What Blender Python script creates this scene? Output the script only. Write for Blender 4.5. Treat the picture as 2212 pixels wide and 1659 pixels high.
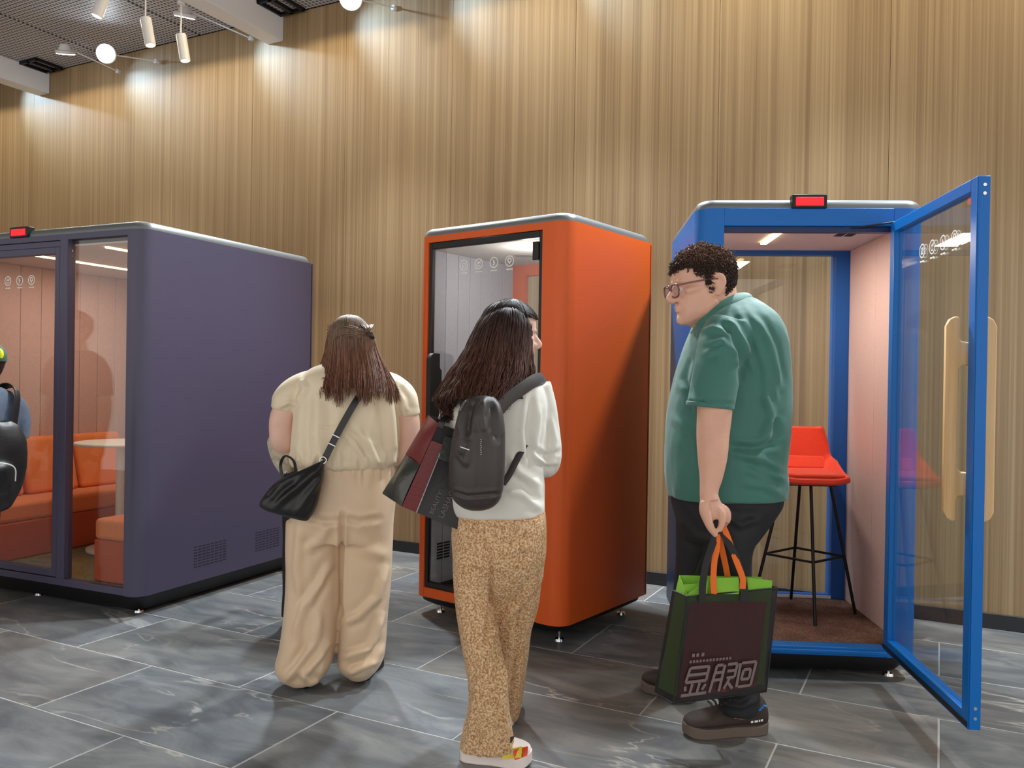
import bpy, bmesh, math, random
import numpy as np
from mathutils import Matrix, Vector
for o in list(bpy.data.objects): bpy.data.objects.remove(o)
scene = bpy.context.scene
COL = scene.collection
random.seed(7); RNG = np.random.default_rng(7)
# ------------------------------------------------------------------ camera
F, PCX, PCY, CAMH = 1802.0, 1106.0, 829.5, 1.35
PITCH, ROLL = math.radians(.298), math.radians(.90)
_cp, _sp, _cr, _sr = math.cos(PITCH), math.sin(PITCH), math.cos(ROLL), math.sin(ROLL)
RW = np.array([[_cr,-_sr,0],[_sr,_cr,0],[0,0,1]]) @ np.array([[1,0,0],[0,_cp,-_sp],[0,_sp,_cp]]) @ np.array([[1,0,0],[0,0,-1.],[0,1,0]])
cam = bpy.data.cameras.new('camera'); cam.sensor_width = 36; cam.lens = 36*F/2212; cam.clip_start = .05
camo = bpy.data.objects.new('camera', cam); COL.objects.link(camo); scene.camera = camo
_m = RW.T @ np.diag([1,-1,-1.])
camo.matrix_world = Matrix([[*_m[0],0],[*_m[1],0],[*_m[2],CAMH],[0,0,0,1]])
def Q(px, py, y):
    "photo pixel -> world point at depth y (camera looks along +y)"
    d = RW.T @ np.array([(px-PCX)/F, (py-PCY)/F, 1.]); return np.array([0,0,CAMH]) + d*(y/d[1])
def QZ(px, py, z=0.):
    d = RW.T @ np.array([(px-PCX)/F, (py-PCY)/F, 1.]); return np.array([0,0,CAMH]) + d*((z-CAMH)/d[2])
# ------------------------------------------------------------------ light of the hall
WANG = math.radians(-27.2)
EX = np.array([math.cos(WANG), math.sin(WANG), 0]); EY = np.array([-math.sin(WANG), math.cos(WANG), 0])
def WP(a, p, z=0.): return a*EX + p*EY + np.array([0,0,z])      # along wall, towards wall, up
world = bpy.data.worlds.new('hall'); scene.world = world; world.use_nodes = True
world.node_tree.nodes['Background'].inputs[0].default_value = (1.0, .955, .90, 1)
world.node_tree.nodes['Background'].inputs[1].default_value = 1.08
scene.view_settings.view_transform = 'Standard'; scene.view_settings.look = 'None'
scene.view_settings.exposure = .35; scene.view_settings.gamma = 1; scene.view_settings.use_curve_mapping = False
def lamp(name, kind, loc, target, energy, color, **kw):
    l = bpy.data.lights.new(name, kind); l.energy = energy; l.color = color
    for k, v in kw.items(): setattr(l, k, v)
    o = bpy.data.objects.new(name, l); COL.objects.link(o)
    o.location = Vector(loc); d = Vector(target)-Vector(loc)
    o.rotation_euler = d.to_track_quat('-Z', 'Y').to_euler()
    return o
COOL, WARM, NEUT = (.84,.93,1.0), (1.0,.86,.58), (1.0,.95,.88)
# large unseen fill lamps, added behind and above the camera to light the fronts
for i,(x,y,e) in enumerate([(-3.2,-.6,290),(.2,-1.0,290),(3.4,-1.6,270)]):
    lamp('hall_fill','AREA',(x,y,5.2),(x*.7,y+2.6,0),e,NEUT,shape='RECTANGLE',size=1.6,size_y=.6)
# cool floods under the ceiling near the wall, shining into the room
for a,p,z,e in [(-6.6,4.85,4.1,60),(-3.9,4.85,4.08,110),(-2.2,4.8,4.1,110),(-.6,4.8,4.1,105),(1.0,4.7,4.1,90)]:
    lamp('flood_light','SPOT',WP(a,p,z),WP(a+.25,p-1.9,0),e*3.4,COOL,spot_size=math.radians(105),spot_blend=.6,shadow_soft_size=.10)
# warm downlights washing the wall
for a in (-9.2,-7.5,-5.9,-4.3,-2.7,-1.1,.5,2.0):
    lamp('wall_washer','SPOT',WP(a,4.55,4.19),WP(a,4.55,0),21,WARM,spot_size=math.radians(172),spot_blend=.04,shadow_soft_size=.05)
# cool scallops on the wall
for a,z in [(-8.2,4.05),(-6.6,4.0),(-4.95,4.0),(-3.86,4.06),(-2.95,4.06),(-1.9,4.06)]:
    lamp('scallop_light','SPOT',WP(a-.62,4.96,z+.30),WP(a+.16,5.385,z-.08),36,(.52,.77,1.0),spot_size=math.radians(66),spot_blend=1.0,shadow_soft_size=.02)
# ------------------------------------------------------------------ materials
def lin(h):
    if isinstance(h,str): c=[int(h[i:i+2],16)/255 for i in (1,3,5)]
    else: c=[v/255 for v in h]
    return tuple(v/12.92 if v<=.04045 else ((v+.055)/1.055)**2.4 for v in c)+(1.,)
MATS = {}
def mat(name, col, rough=.5, metal=0., bump=0., bscale=200., var=0., vscale=8., spec=.5, sheen=0., coat=0., stretch=None, emit=None, alpha=1.):
    if name in MATS: return MATS[name]
    m = bpy.data.materials.new(name); m.use_nodes = True; nt = m.node_tree; b = nt.nodes['Principled BSDF']
    b.inputs['Base Color'].default_value = lin(col); b.inputs['Roughness'].default_value = rough
    b.inputs['Metallic'].default_value = metal; b.inputs['Specular IOR Level'].default_value = spec
    b.inputs['Sheen Weight'].default_value = sheen; b.inputs['Coat Weight'].default_value = coat
    if emit: b.inputs['Emission Color'].default_value = lin(emit[0]); b.inputs['Emission Strength'].default_value = emit[1]
    if alpha < 1: b.inputs['Alpha'].default_value = alpha
    if bump or var:
        tc = nt.nodes.new('ShaderNodeTexCoord'); mp = nt.nodes.new('ShaderNodeMapping'); nt.links.new(tc.outputs['Object'], mp.inputs[0])
        if stretch: mp.inputs['Scale'].default_value = stretch
    if var:
        n = nt.nodes.new('ShaderNodeTexNoise'); n.inputs['Scale'].default_value = vscale; n.inputs['Detail'].default_value = 4
        nt.links.new(mp.outputs[0], n.inputs['Vector'])
        r = nt.nodes.new('ShaderNodeMapRange'); r.inputs['From Min'].default_value=.3; r.inputs['From Max'].default_value=.7
        r.inputs['To Min'].default_value = 1-var; r.inputs['To Max'].default_value = 1+var; nt.links.new(n.outputs[0], r.inputs[0])
        mx = nt.nodes.new('ShaderNodeVectorMath'); mx.operation='SCALE'; mx.inputs[0].default_value = lin(col)[:3]
        nt.links.new(r.outputs[0], mx.inputs['Scale']); nt.links.new(mx.outputs[0], b.inputs['Base Color'])
    if bump:
        n = nt.nodes.new('ShaderNodeTexNoise'); n.inputs['Scale'].default_value = bscale; n.inputs['Detail'].default_value = 3
        nt.links.new(mp.outputs[0], n.inputs['Vector'])
        bp = nt.nodes.new('ShaderNodeBump'); bp.inputs['Strength'].default_value = bump; bp.inputs['Distance'].default_value = .004
        nt.links.new(n.outputs[0], bp.inputs['Height']); nt.links.new(bp.outputs[0], b.inputs['Normal'])
    MATS[name] = m; return m
def glass_mat(name, tint=(1,1,1), refl=1.0, rough=.0):
    if name in MATS: return MATS[name]
    m = bpy.data.materials.new(name); m.use_nodes=True; nt=m.node_tree; nt.nodes.clear()
    out = nt.nodes.new('ShaderNodeOutputMaterial'); tr = nt.nodes.new('ShaderNodeBsdfTransparent'); gl = nt.nodes.new('ShaderNodeBsdfGlossy')
    tr.inputs[0].default_value = (*tint,1); gl.inputs['Roughness'].default_value = rough
    fr = nt.nodes.new('ShaderNodeFresnel'); ge = nt.nodes.new('ShaderNodeNewGeometry'); mr = nt.nodes.new('ShaderNodeMapRange'); mr.inputs['To Min'].default_value = 1.5; mr.inputs['To Max'].default_value = 1/1.5; nt.links.new(ge.outputs['Backfacing'], mr.inputs[0]); nt.links.new(mr.outputs[0], fr.inputs[0]); mm = nt.nodes.new('ShaderNodeMath'); mm.operation='MULTIPLY'; mm.inputs[1].default_value = refl
    mx = nt.nodes.new('ShaderNodeMixShader'); nt.links.new(fr.outputs[0], mm.inputs[0]); nt.links.new(mm.outputs[0], mx.inputs[0])
    nt.links.new(tr.outputs[0], mx.inputs[1]); nt.links.new(gl.outputs[0], mx.inputs[2]); nt.links.new(mx.outputs[0], out.inputs[0])
    MATS[name]=m; return m
def emit_mat(name, col, s):
    if name in MATS: return MATS[name]
    m = bpy.data.materials.new(name); m.use_nodes=True; nt=m.node_tree; b=nt.nodes['Principled BSDF']
    b.inputs['Base Color'].default_value = lin(col); b.inputs['Emission Color'].default_value = lin(col); b.inputs['Emission Strength'].default_value = s
    MATS[name]=m; return m
def N(nt, t, **kw):
    n = nt.nodes.new('ShaderNode'+t)
    for k,v in kw.items():
        if k in n.inputs: n.inputs[k].default_value = v
        else: setattr(n,k,v)
    return n
def ramp(nt, stops):
    r = nt.nodes.new('ShaderNodeValToRGB'); e = r.color_ramp.elements
    while len(e) < len(stops): e.new(.5)
    for el,(p,c) in zip(e,stops): el.position=p; el.color=c if len(c)==4 else (*c,1)
    return r
def wood_mat(name, c1, c2, c3, sx=70., sz=.7, rough=.55, axis=2):
    m = bpy.data.materials.new(name); m.use_nodes=True; nt=m.node_tree; b=nt.nodes['Principled BSDF']; L=nt.links
    tc = N(nt,'TexCoord'); mp = N(nt,'Mapping'); sc=[sx,sx,sx]; sc[axis]=sz; mp.inputs['Scale'].default_value=sc
    oi = N(nt,'ObjectInfo'); ad = N(nt,'VectorMath'); ad.operation='ADD'; cb=N(nt,'CombineXYZ'); mu=N(nt,'Math'); mu.operation='MULTIPLY'; mu.inputs[1].default_value=37.
    L.new(oi.outputs['Random'],mu.inputs[0]); L.new(mu.outputs[0],cb.inputs[1]); L.new(tc.outputs['Object'],ad.inputs[0]); L.new(cb.outputs[0],ad.inputs[1])
    L.new(ad.outputs[0],mp.inputs[0])
    n1=N(nt,'TexNoise',Scale=.55,Detail=5.,Roughness=.62); n2=N(nt,'TexNoise',Scale=.13,Detail=2.)
    L.new(mp.outputs[0],n1.inputs['Vector']); L.new(mp.outputs[0],n2.inputs['Vector'])
    mx=N(nt,'Math'); mx.operation='MULTIPLY_ADD'; mx.inputs[1].default_value=.62; L.new(n1.outputs[0],mx.inputs[0])
    m2=N(nt,'Math'); m2.operation='MULTIPLY'; m2.inputs[1].default_value=.38; L.new(n2.outputs[0],m2.inputs[0]); L.new(m2.outputs[0],mx.inputs[2])
    r=ramp(nt,[(.34,lin(c1)),(.5,lin(c2)),(.66,lin(c3))]); L.new(mx.outputs[0],r.inputs[0]); L.new(r.outputs[0],b.inputs['Base Color'])
    bp=N(nt,'Bump',Strength=.12,Distance=.002); L.new(n1.outputs[0],bp.inputs['Height']); L.new(bp.outputs[0],b.inputs['Normal'])
    b.inputs['Roughness'].default_value=rough; MATS[name]=m; return m
def tile_mat():
    m = bpy.data.materials.new('slate_tile'); m.use_nodes=True; nt=m.node_tree; b=nt.nodes['Principled BSDF']; L=nt.links
    tc=N(nt,'TexCoord'); oi=N(nt,'ObjectInfo'); sc=N(nt,'VectorMath'); sc.operation='MULTIPLY_ADD'; cb=N(nt,'CombineXYZ')
    L.new(oi.outputs['Random'],cb.inputs[0]); L.new(oi.outputs['Random'],cb.inputs[2]); sc.inputs[1].default_value=(43,43,91)
    L.new(cb.outputs[0],sc.inputs[0]); L.new(tc.outputs['Object'],sc.inputs[2])
    mp=N(nt,'Mapping'); mp.inputs['Rotation'].default_value=(0,0,.5); mp.inputs['Scale'].default_value=(1.5,4.2,1); L.new(sc.outputs[0],mp.inputs[0])
    n1=N(nt,'TexNoise',Scale=1.6,Detail=8.,Roughness=.62,Distortion=.9); L.new(mp.outputs[0],n1.inputs['Vector'])
    r1=ramp(nt,[(.22,lin((76,79,83))),(.45,lin((102,105,107))),(.62,lin((126,127,126))),(.86,lin((158,155,149)))]); L.new(n1.outputs[0],r1.inputs[0])
    # fine pale veins
    mp2=N(nt,'Mapping'); mp2.inputs['Rotation'].default_value=(0,0,.75); mp2.inputs['Scale'].default_value=(.8,2.4,1); L.new(sc.outputs[0],mp2.inputs[0])
    n2=N(nt,'TexNoise',Scale=1.15,Detail=5.,Roughness=.5,Distortion=.6); L.new(mp2.outputs[0],n2.inputs['Vector'])
    d=N(nt,'Math'); d.operation='SUBTRACT'; d.inputs[1].default_value=.5; L.new(n2.outputs[0],d.inputs[0]); a=N(nt,'Math'); a.operation='ABSOLUTE'; L.new(d.outputs[0],a.inputs[0])
    r2=ramp(nt,[(.0,(1,1,1,1)),(.006,(.4,.4,.4,1)),(.012,(0,0,0,1))]); L.new(a.outputs[0],r2.inputs[0])
    n3=N(nt,'TexNoise',Scale=2.2,Detail=1.); L.new(sc.outputs[0],n3.inputs['Vector']); r3=ramp(nt,[(.46,(0,0,0,1)),(.60,(1,1,1,1))]); L.new(n3.outputs[0],r3.inputs[0])
    mm=N(nt,'Math'); mm.operation='MULTIPLY'; L.new(r2.outputs[0],mm.inputs[0]); L.new(r3.outputs[0],mm.inputs[1])
    mk=N(nt,'Math'); mk.operation='MULTIPLY'; mk.inputs[1].default_value=.85; L.new(mm.outputs[0],mk.inputs[0])
    mx=N(nt,'Mix'); mx.data_type='RGBA'; L.new(mk.outputs[0],mx.inputs[0]); L.new(r1.outputs[0],mx.inputs[6]); mx.inputs[7].default_value=lin((178,174,166))
    # faint warm tone per tile
    w=N(nt,'Mix'); w.data_type='RGBA'; w.blend_type='MULTIPLY'; w.inputs[0].default_value=1.
    rr=ramp(nt,[(0,(.92,.97,1.04,1)),(.5,(1,1,1,1)),(1,(1.08,1.0,.92,1))]); L.new(oi.outputs['Random'],rr.inputs[0]); L.new(mx.outputs[2],w.inputs[6]); L.new(rr.outputs[0],w.inputs[7])
    L.new(w.outputs[2],b.inputs['Base Color'])
    bp=N(nt,'Bump',Strength=.25,Distance=.003); L.new(n1.outputs[0],bp.inputs['Height']); L.new(bp.outputs[0],b.inputs['Normal'])
    b.inputs['Roughness'].default_value=.42; b.inputs['Specular IOR Level'].default_value=.45
    MATS['slate_tile']=m; return m
def perforated_mat():
    m=bpy.data.materials.new('perforated_metal'); m.use_nodes=True; nt=m.node_tree; b=nt.nodes['Principled BSDF']; L=nt.links
    tc=N(nt,'TexCoord'); mp=N(nt,'Mapping'); mp.inputs['Scale'].default_value=(26,26,26); L.new(tc.outputs['Object'],mp.inputs[0])
    v=N(nt,'TexVoronoi',voronoi_dimensions='2D',Scale=1.,Randomness=0.); L.new(mp.outputs[0],v.inputs['Vector'])
    r=ramp(nt,[(.30,lin((74,74,80))),(.40,lin((196,194,198)))]); L.new(v.outputs['Distance'],r.inputs[0]); L.new(r.outputs[0],b.inputs['Base Color'])
    b.inputs['Roughness'].default_value=.5; MATS['perforated_metal']=m; return m
def carpet_mat(name, cols, scale=2.0, stretch=(1,1,1), bump=.6):
    m=bpy.data.materials.new(name); m.use_nodes=True; nt=m.node_tree; b=nt.nodes['Principled BSDF']; L=nt.links
    tc=N(nt,'TexCoord'); mp=N(nt,'Mapping'); mp.inputs['Scale'].default_value=stretch; L.new(tc.outputs['Object'],mp.inputs[0])
    n=N(nt,'TexNoise',Scale=scale,Detail=4.,Roughness=.6); L.new(mp.outputs[0],n.inputs['Vector']); f=N(nt,'TexNoise',Scale=170.,Detail=2.); L.new(tc.outputs['Object'],f.inputs['Vector'])
    k=len(cols); r=ramp(nt,[(.3+.4*i/(k-1),lin(c)) for i,c in enumerate(cols)]); L.new(n.outputs[0],r.inputs[0])
    mx=N(nt,'Mix'); mx.data_type='RGBA'; mx.blend_type='MULTIPLY'; mx.inputs[0].default_value=1.; r2=ramp(nt,[(.35,(.55,.55,.55,1)),(.65,(1.35,1.35,1.35,1))]); L.new(f.outputs[0],r2.inputs[0])
    L.new(r.outputs[0],mx.inputs[6]); L.new(r2.outputs[0],mx.inputs[7]); L.new(mx.outputs[2],b.inputs['Base Color'])
    bp=N(nt,'Bump',Strength=bump,Distance=.004); L.new(f.outputs[0],bp.inputs['Height']); L.new(bp.outputs[0],b.inputs['Normal']); b.inputs['Roughness'].default_value=.95; b.inputs['Specular IOR Level'].default_value=.1
    MATS[name]=m; return m
# ------------------------------------------------------------------ mesh helpers
class MB:
    def __init__(s): s.v=[]; s.f=[]
    def add(s, V, Fc):
        b=len(s.v); s.v += [tuple(map(float,p)) for p in V]; s.f += [tuple(i+b for i in f) for f in Fc]; return s
    def box(s,x0,x1,y0,y1,z0,z1):
        return s.add([(x,y,z) for z in (z0,z1) for x,y in ((x0,y0),(x1,y0),(x1,y1),(x0,y1))],[(3,2,1,0),(4,5,6,7),(0,1,5,4),(1,2,6,5),(2,3,7,6),(3,0,4,7)])
    def prism(s, poly, z0, z1, axis='z'):
        n=len(poly)
        def P(a,b,c): return {'z':(a,b,c),'y':(a,c,b),'x':(c,a,b)}[axis]
        return s.add([P(a,b,z0) for a,b in poly]+[P(a,b,z1) for a,b in poly],[tuple(range(n))[::-1],tuple(range(n,2*n))]+[(i,(i+1)%n,n+(i+1)%n,n+i) for i in range(n)])
    def cyl(s,p0,p1,r0,r1=None,n=16):
        r1=r0 if r1 is None else r1; p0=np.array(p0,float); p1=np.array(p1,float); d=p1-p0; d/=np.linalg.norm(d)
        a=np.cross(d,[0,0,1.] if abs(d[2])<.9 else [1.,0,0]); a/=np.linalg.norm(a); b=np.cross(d,a)
        V=[p+r*(math.cos(2*math.pi*i/n)*a+math.sin(2*math.pi*i/n)*b) for p,r in((p0,r0),(p1,r1)) for i in range(n)]
        return s.add(V,[tuple(range(n))[::-1],tuple(range(n,2*n))]+[(i,(i+1)%n,n+(i+1)%n,n+i) for i in range(n)])
    def tube(s, pts, rad, n=8, cap=True, flat=None):
        V,Fc=tube_geo(pts,rad,n,cap,flat); return s.add(V,Fc)
    def build(s,name,m,parent=None,smooth=False,bevel=0,off=None,seg=2):
        me=bpy.data.meshes.new(name); V=s.v
        if off is not None: V=[(x-off[0],y-off[1],z-off[2]) for x,y,z in V]
        me.from_pydata(V,[],s.f); me.update(); return mkobj(name,me,m,parent,smooth,bevel,seg)
def mkobj(name,me,m,parent=None,smooth=False,bevel=0,seg=2):
    o=bpy.data.objects.new(name,me); COL.objects.link(o)
    if m is not None:
        if not isinstance(m,bpy.types.Material): m=MATS[m]
        if not me.materials: me.materials.append(m)
    if parent is not None: o.parent=parent
    fix_normals(me)
    if smooth:
        me.polygons.foreach_set('use_smooth',[True]*len(me.polygons)); me.set_sharp_from_angle(angle=math.radians(smooth if smooth>1 else 40))
    if bevel:
        md=o.modifiers.new('bevel','BEVEL'); md.width=bevel; md.segments=seg; md.limit_method='ANGLE'; md.angle_limit=math.radians(40)
        me.polygons.foreach_set('use_smooth',[True]*len(me.polygons)); me.set_sharp_from_angle(angle=math.radians(50))
    return o
def fix_normals(me):
    bm=bmesh.new(); bm.from_mesh(me); bmesh.ops.recalc_face_normals(bm,faces=bm.faces); bm.to_mesh(me); bm.free()
def catmull(P, k=6):
    P=np.asarray(P,float); n=len(P)
    if n<3 or k<2: return P
    E=np.vstack([2*P[0]-P[1],P,2*P[-1]-P[-2]]); out=[]
    for i in range(1,n):
        p0,p1,p2,p3=E[i-1],E[i],E[i+1],E[i+2]
        for t in np.arange(k)/k:
            out.append(.5*((2*p1)+(-p0+p2)*t+(2*p0-5*p1+4*p2-p3)*t*t+(-p0+3*p1-3*p2+p3)*t**3))
    out.append(P[-1]); return np.array(out)
def tube_geo(pts,rad,n=8,cap=True,flat=None):
    P=np.asarray(pts,float); m=len(P); r=np.broadcast_to(np.asarray(rad,float),(m,)) if np.ndim(rad)<2 else np.asarray(rad,float)
    T=np.gradient(P,axis=0); T/=np.linalg.norm(T,axis=1)[:,None]+1e-12
    a=np.asarray(flat,float) if flat is not None else np.cross(T[0],[0,0,1.] if abs(T[0][2])<.9 else [1.,0,0])
    V=[]
    for i in range(m):
        a=a-T[i]*(a@T[i]); a/=np.linalg.norm(a)+1e-12; b=np.cross(T[i],a)
        ra,rb=(r[i],r[i]) if r.ndim==1 else r[i]
        for j in range(n):
            t=2*math.pi*(j+.5)/n; V.append(P[i]+ra*math.cos(t)*a+rb*math.sin(t)*b)
    Fc=[(i*n+j,i*n+(j+1)%n,(i+1)*n+(j+1)%n,(i+1)*n+j) for i in range(m-1) for j in range(n)]
    if cap: Fc+= [tuple(range(n))[::-1],tuple(range((m-1)*n,m*n))]
    return V,Fc
def empty(name,loc,rz=0.,label=None,cat=None,group=None,parent=None):
    o=bpy.data.objects.new(name,None); COL.objects.link(o); o.location=tuple(map(float,loc)); o.rotation_euler=(0,0,rz); o.empty_display_size=.1
    if parent is not None: o.parent=parent
    return tag(o,label,cat,group)
def tag(o,label=None,cat=None,group=None,kind=None):
    if label: o['label']=label
    if cat: o['category']=cat
    if group: o['group']=group
    if kind: o['kind']=kind
    return o
def rrect(x0,x1,y0,y1,r,k=8):
    out=[]
    for cx,cy,a0 in ((x1-r,y1-r,0),(x0+r,y1-r,90),(x0+r,y0+r,180),(x1-r,y0+r,270)):
        for i in range(k+1):
            a=math.radians(a0+90*i/k); out.append((cx+r*math.cos(a),cy+r*math.sin(a)))
    return out
def copyobj(o,loc,parent,name=None):
    c=o.copy(); COL.objects.link(c); c.location=loc; c.parent=parent
    if name: c.name=name
    return c
# ------------------------------------------------------------------ base materials
M_GROUT=mat('grout',(176,174,170),.9)
M_TILE=tile_mat(); M_PERF=perforated_mat()
M_WALL=wood_mat('wall_veneer',(129,103,71),(153,126,91),(172,147,111),sx=130.,sz=.6)
M_HANDLE=wood_mat('pale_wood',(196,150,96),(221,180,126),(232,196,146),sx=60,sz=2.)
M_WHITE=mat('white_paint',(226,226,228),.45); M_LAMPW=mat('lamp_white',(222,218,216),.4)
M_BLACK=mat('black_plastic',(18,18,20),.5); M_BLKM=mat('black_metal',(22,22,25),.4,metal=.3)
M_CHROME=mat('chrome',(210,210,212),.2,metal=1.)
M_CAP=mat('roof_grey',(120,124,126),.42,metal=.35)
M_GLASS=glass_mat('clear_glass',(.93,.945,.94),1.0)
M_ICON=mat('white_print',(235,235,232),.6)
M_LED=emit_mat('led_warm',(255,214,150),9.); M_LEDW=emit_mat('led_white',(255,244,228),10.); M_LEDC=emit_mat('led_cool',(236,246,255),22.)
M_RED=emit_mat('red_indicator',(255,18,30),1.6)
# ------------------------------------------------------------------ room shell
A0,A1=-10.4,4.6; PW=5.385; ZC=4.40
floor=MB().box(A0,A1,-2.2,PW+.02,-.05,-.0012).build('floor',M_GROUT); floor.rotation_euler=(0,0,WANG); tag(floor,'grey slate tile floor with pale grout lines','floor',kind='structure')
TL,TW,GAP=1.08,.567,.0065
tile_cache={}
def tile(a0,a1,p0,p1):
    a0=max(a0,A0); a1=min(a1,A1); p1=min(p1,PW-.004)
    if a1-a0<.03 or p1-p0<.03: return
    key=(round(a1-a0,3),round(p1-p0,3)); c=((a0+a1)/2,(p0+p1)/2)
    if key not in tile_cache:
        h,w=(a1-a0-GAP)/2,(p1-p0-GAP)/2
        o=MB().add([(-h,-w,-.03),(h,-w,-.03),(h,w,-.03),(-h,w,-.03),(-h,-w,-.0015),(h,-w,-.0015),(h,w,-.0015),(-h,w,-.0015),(-h+.002,-w+.002,0),(h-.002,-w+.002,0),(h-.002,w-.002,0),(-h+.002,w-.002,0)],
          [(0,1,5,4),(1,2,6,5),(2,3,7,6),(3,0,4,7),(4,5,9,8),(5,6,10,9),(6,7,11,10),(7,4,8,11),(8,9,10,11)]).build('tile',M_TILE,floor)
        tile_cache[key]=o; o.location=(c[0],c[1],0)
    else: copyobj(tile_cache[key],(c[0],c[1],0),floor)
k=0
for r in range(-7,7):
    p0=2.11+r*TW; off=-3.225 if r%2==0 else -3.765
    for q in range(-8,9):
        tile(off+q*TL,off+(q+1)*TL,p0,p0+TW)
wall=MB().box(A0,A1,PW+.012,PW+.16,0,ZC+.1).build('wall_back',mat('wall_core',(40,30,22),.8)); wall.rotation_euler=(0,0,WANG); tag(wall,'tall wood veneer wall with vertical grain behind the booths','wall',kind='structure')
pn=None; a=-8.35-2*1.007
while a<A1:
    if pn is None:
        pn=MB().box(0,1.0048,PW,PW+.012,0.0,ZC).build('panel',M_WALL,wall,bevel=.0012); pn.location=(a,0,0)
    else: copyobj(pn,(a,0,0),wall)
    a+=1.007
wl_=MB().box(A0-.15,A0,-2.2,PW+.16,0,ZC+.1).build('wall_left',mat('hall_wall',(206,200,192),.8)); wl_.rotation_euler=(0,0,WANG); tag(wl_,'plain pale hall wall far beyond the purple pod','wall',kind='structure')
bb=MB().box(A0,A1,PW-.014,PW-.0005,0,.085).build('baseboard_back',mat('dark_baseboard',(34,34,38),.5),bevel=.003); bb.rotation_euler=(0,0,WANG); tag(bb,'dark baseboard along the foot of the wood wall','baseboard',kind='structure')
ceil=MB().box(A0,A1,-2.2,PW+.1,ZC+.03,ZC+.1).build('ceiling',mat('ceiling_void',(60,60,64),.9)); ceil.rotation_euler=(0,0,WANG); tag(ceil,'grey perforated metal panel ceiling','ceiling',kind='structure')
cp=None; a=-9.6
while a<-.5:
    for p in (2.05,3.72):
        if cp is None:
            cp=MB().box(.012,1.20,.01,1.655,ZC,ZC+.02).build('ceiling_panel',M_PERF,ceil,bevel=.003); cp.location=(a,p,0)
        else: copyobj(cp,(a,p,0),ceil)
    a+=1.212
# beams (with track and black bracket) butting the wall
def beam(a0,a1,label):
    b=empty('ceiling_beam',WP((a0+a1)/2,PW-1.6,0),WANG,label,'beam')
    w=(a1-a0)/2
    MB().box(-w,w,-1.6,1.598,4.18,ZC-.002).build('beam_casing',M_WHITE,b,bevel=.006)
    MB().box(-w-.045,-w,-1.6,1.2,4.20,4.235).build('lighting_track',M_LAMPW,b,bevel=.004)
    br=MB(); x0,x1,y0,y1=w+.002,w+.26,1.28,1.56; z=ZC-.03
    for bx in ((x0,x1,y0,y0+.025),(x0,x1,y1-.025,y1),(x0,x0+.02,y0,y1),(x1-.02,x1,y0,y1),(x0+.11,x0+.15,y0,y1)): br.box(*bx,z,z+.028)
    br.build('bracket',M_BLKM,b)
    return b
beam(-5.16,-4.99,'white ceiling beam carrying the lighting track with hanging cylinder spotlights')
beam(-8.27,-8.10,'white ceiling beam above the purple meeting pod')
def cylinder_spot(perp,ztop,zbot,tilt,label,lit=True):
    a=-5.20; o=empty('cylinder_spotlight',WP(a,perp,0),WANG,label,'spotlight','cylinder spotlights hung from the ceiling track')
    MB().cyl((0,0,ztop-.02),(0,0,4.2),.006,n=10).build('stem',M_LAMPW,o,smooth=True)
    MB().cyl((0,0,4.17),(0,0,4.2),.028,n=20).build('mount',M_LAMPW,o,smooth=True)
    m=MB(); h=ztop-zbot; R=Matrix.Rotation(tilt[0],3,'X')@Matrix.Rotation(tilt[1],3,'Y'); top=Vector((0,0,ztop))
    def T(x,y,z): return top+R@Vector((x,y,z))
    m.cyl(T(0,0,.0),T(0,0,-h),.038,n=24); m.build('housing',M_LAMPW,o,smooth=True,bevel=.004)
    MB().cyl(T(0,0,-h-.001),T(0,0,-h-.003),.031,n=24).build('lens',M_LED if lit else M_LAMPW,o)
    return o
cylinder_spot(4.50,3.945,3.745,(.12,-.12),'white cylinder spotlight on the track, the one hanging closest to the wood wall')
cylinder_spot(4.18,3.945,3.745,(.12,-.15),'white cylinder spotlight on the track, middle one of the three')
cylinder_spot(3.86,4.02,3.82,(-.15,.30),'white cylinder spotlight swung out on the track, its lit warm end showing')
cylinder_spot(3.52,4.02,3.86,(-.1,.25),'white cylinder spotlight on the track, the one farthest from the wood wall')
def flood(a,p,z,face,label,armto):
    "disc LED flood on a thin arm from the wall"
    o=empty('flood_lamp',WP(a,p,0),WANG,label,'lamp','disc flood lamps on arms below the ceiling')
    f=Vector(face).normalized(); c=Vector((0,0,z)); m=MB()
    m.cyl(c,c-f*.03,.085,n=32); hd=m.build('head',M_LAMPW,o,smooth=True,bevel=.006)
    MB().cyl(c-f*.03,c-f*.085,.06,.035,n=28).build('heat_sink',M_LAMPW,o,smooth=True,bevel=.004)
    MB().cyl(c+f*.001,c+f*.004,.077,n=32).build('led_face',M_LEDC,o)
    at=Vector(armto); m=MB().cyl(c-f*.06,at,.006,n=8); m.cyl(at,at+Vector((0,.03,0)),.02,n=12); m.build('arm',M_LAMPW,o,smooth=True)
    return o
flood(-6.6,4.9,4.17,(.55,-.75,-.28),'round LED flood lamp shining brightly above the purple pod','' or (.10,PW-4.9-.05,4.24))
flood(-3.9,4.9,4.13,(.45,-.8,-.45),'round LED flood lamp shining high on the wall above the beige dressed woman',(.05,PW-4.9-.03,4.24))
flood(-7.15,4.9,4.26,(-.25,.3,-.9),'round flood lamp facing away, seen edge on beside the bright flood lamp',(.1,PW-4.9-.03,4.24))
flood(-5.45,4.75,4.22,(-.3,.2,-.92),'round flood lamp facing down beside the white ceiling beam',(.1,PW-4.75-.03,4.26))
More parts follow.
